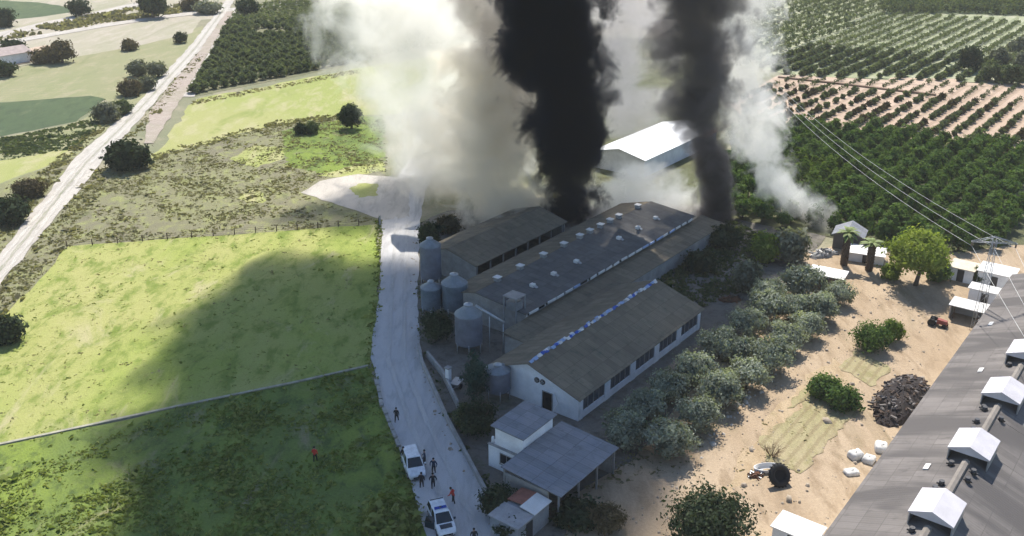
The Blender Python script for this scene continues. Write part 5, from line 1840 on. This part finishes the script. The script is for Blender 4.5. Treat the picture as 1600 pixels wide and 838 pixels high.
# dark grey column
smoke_plume([(0.1, 33.8, 149, 3.0), (8, 33, 149, 3.2), (14, 31, 149, 3.8), (19, 29.5, 149, 5.2), (26, 28.3, 150, 5.8), (42, 28, 150, 7.5)], GREY, .5, 2.8, 5, 4.0, 4, 'dark grey smoke column behind the far end of the long barn', 1.4, off=(11, 5, 0), dist=.5)
smoke_plume([(42, 26, 150, 10), (60, 18, 149, 12), (90, 4, 148, 15), (115, -5, 147, 15)], GREY, .2, 2, 14, 1.3, 1, 'upper part of the dark grey smoke column', 6)
smoke_plume([(0.1, 34, 149, 3), (8, 33.2, 149, 2.8), (15, 31, 149, 2.8), (22, 29.2, 149.5, 2.5)], (.09, .085, .095), .5, 2.0, 5, 3.2, 3, 'blackish heart of the grey smoke column', 1.4, off=(4, 5, 9), dist=.5)
# white smoke on the left
smoke_plume([(0.1, -9, 172, 12.5), (8, -12, 174, 14), (17, -15.5, 176, 14.5), (26, -18, 178, 15), (36, -20, 178, 16)], WHITE, .2, 2.6, 8.5, 3.6, 4, 'broad white smoke cloud left of the black column', 1.8, aniso=.6, off=(5, 9, 2), dist=.5, squash=.5)
smoke_plume([(0.1, -1, 146, 6.5), (4, -2, 149, 7), (10, -4, 153, 7), (18, -5, 157, 7), (26, -5, 160, 6)], BEIGE, .36, 2.6, 4.5, 4.0, 4, 'low beige smoke swirling behind the open barn', 1.2, aniso=.5, off=(7, 3, 9), dist=.8)
smoke_plume([(6, -2, 162, 5), (14, -2, 163, 6), (24, -1, 164, 6), (40, -3, 165, 9)], (.62, .58, .54), .26, 3.0, 5.5, 3.8, 3.5, 'brownish grey smoke clinging to the left of the black column', 1.6, aniso=.4, off=(17, 4, 6), dist=.5)
smoke_plume([(60, -20, 172, 14), (76, -23, 169, 18), (95, -22, 164, 15), (122, -17, 158, 11)], BEIGE, .34, 2.6, 14, 1.5, 1, 'upper part of the white smoke cloud', 6)
smoke_plume([(0.1, -12, 160, 9), (4, -12, 160, 9.5), (10, -12, 161, 8), (15, -12, 162, 5)], BEIGE, .14, 2.2, 4.5, 4.0, 4, 'low creamy smoke drifting over the end of the farm road', 1.4, aniso=.55, off=(3, 13, 4), dist=.8, squash=.6)
# thin pale smoke between and to the right
smoke_plume([(9, 20, 166, 4), (15, 20, 166, 8), (24, 19, 166, 10), (42, 17, 167, 12)], (.72, .70, .72), .09, 2, 7, 3.4, 3, 'thin pale smoke veil between the two dark columns', 2.0, off=(2, 8, 31), dist=.5)
smoke_plume([(0.1, 50, 146, 3.6), (4, 46.5, 147, 4.2), (9, 41.5, 149, 4.4), (16, 38, 151, 4.6), (26, 36.5, 152, 5), (42, 36, 153, 6)], WHITE, .24, 2.6, 4.5, 3.8, 3.5, 'white smoke streaming up beside the grey column', 1.4, aniso=.5, off=(8, 2, 12), dist=.5)
smoke_plume([(0.1, 21, 152, 12), (3.5, 21, 153, 10), (8, 21, 154, 6)], WHITE, .22, 2, 4, 3.4, 3.5, 'low white smoke curling behind the long barn', 1.2, aniso=.5, off=(1, 1, 5), squash=.6, dist=.6)

# ------------------------------------------------------------------ air
hz = MB().box(-2600, 2600, -450, 4600, -1, 140)
hm_ = bpy.data.materials.new('haze_air')
hm_.use_nodes = True
hm_.node_tree.nodes.clear()
hv = hm_.node_tree.nodes.new('ShaderNodeVolumePrincipled')
hv.inputs['Color'].default_value = (1, .985, .95, 1)
hv.inputs['Density'].default_value = .00015
ho = hm_.node_tree.nodes.new('ShaderNodeOutputMaterial')
hm_.node_tree.links.new(hv.outputs[0], ho.inputs['Volume'])
tag(hz.build('haze', hm_), 'thin pale summer haze over the fields', None, None, 'stuff')
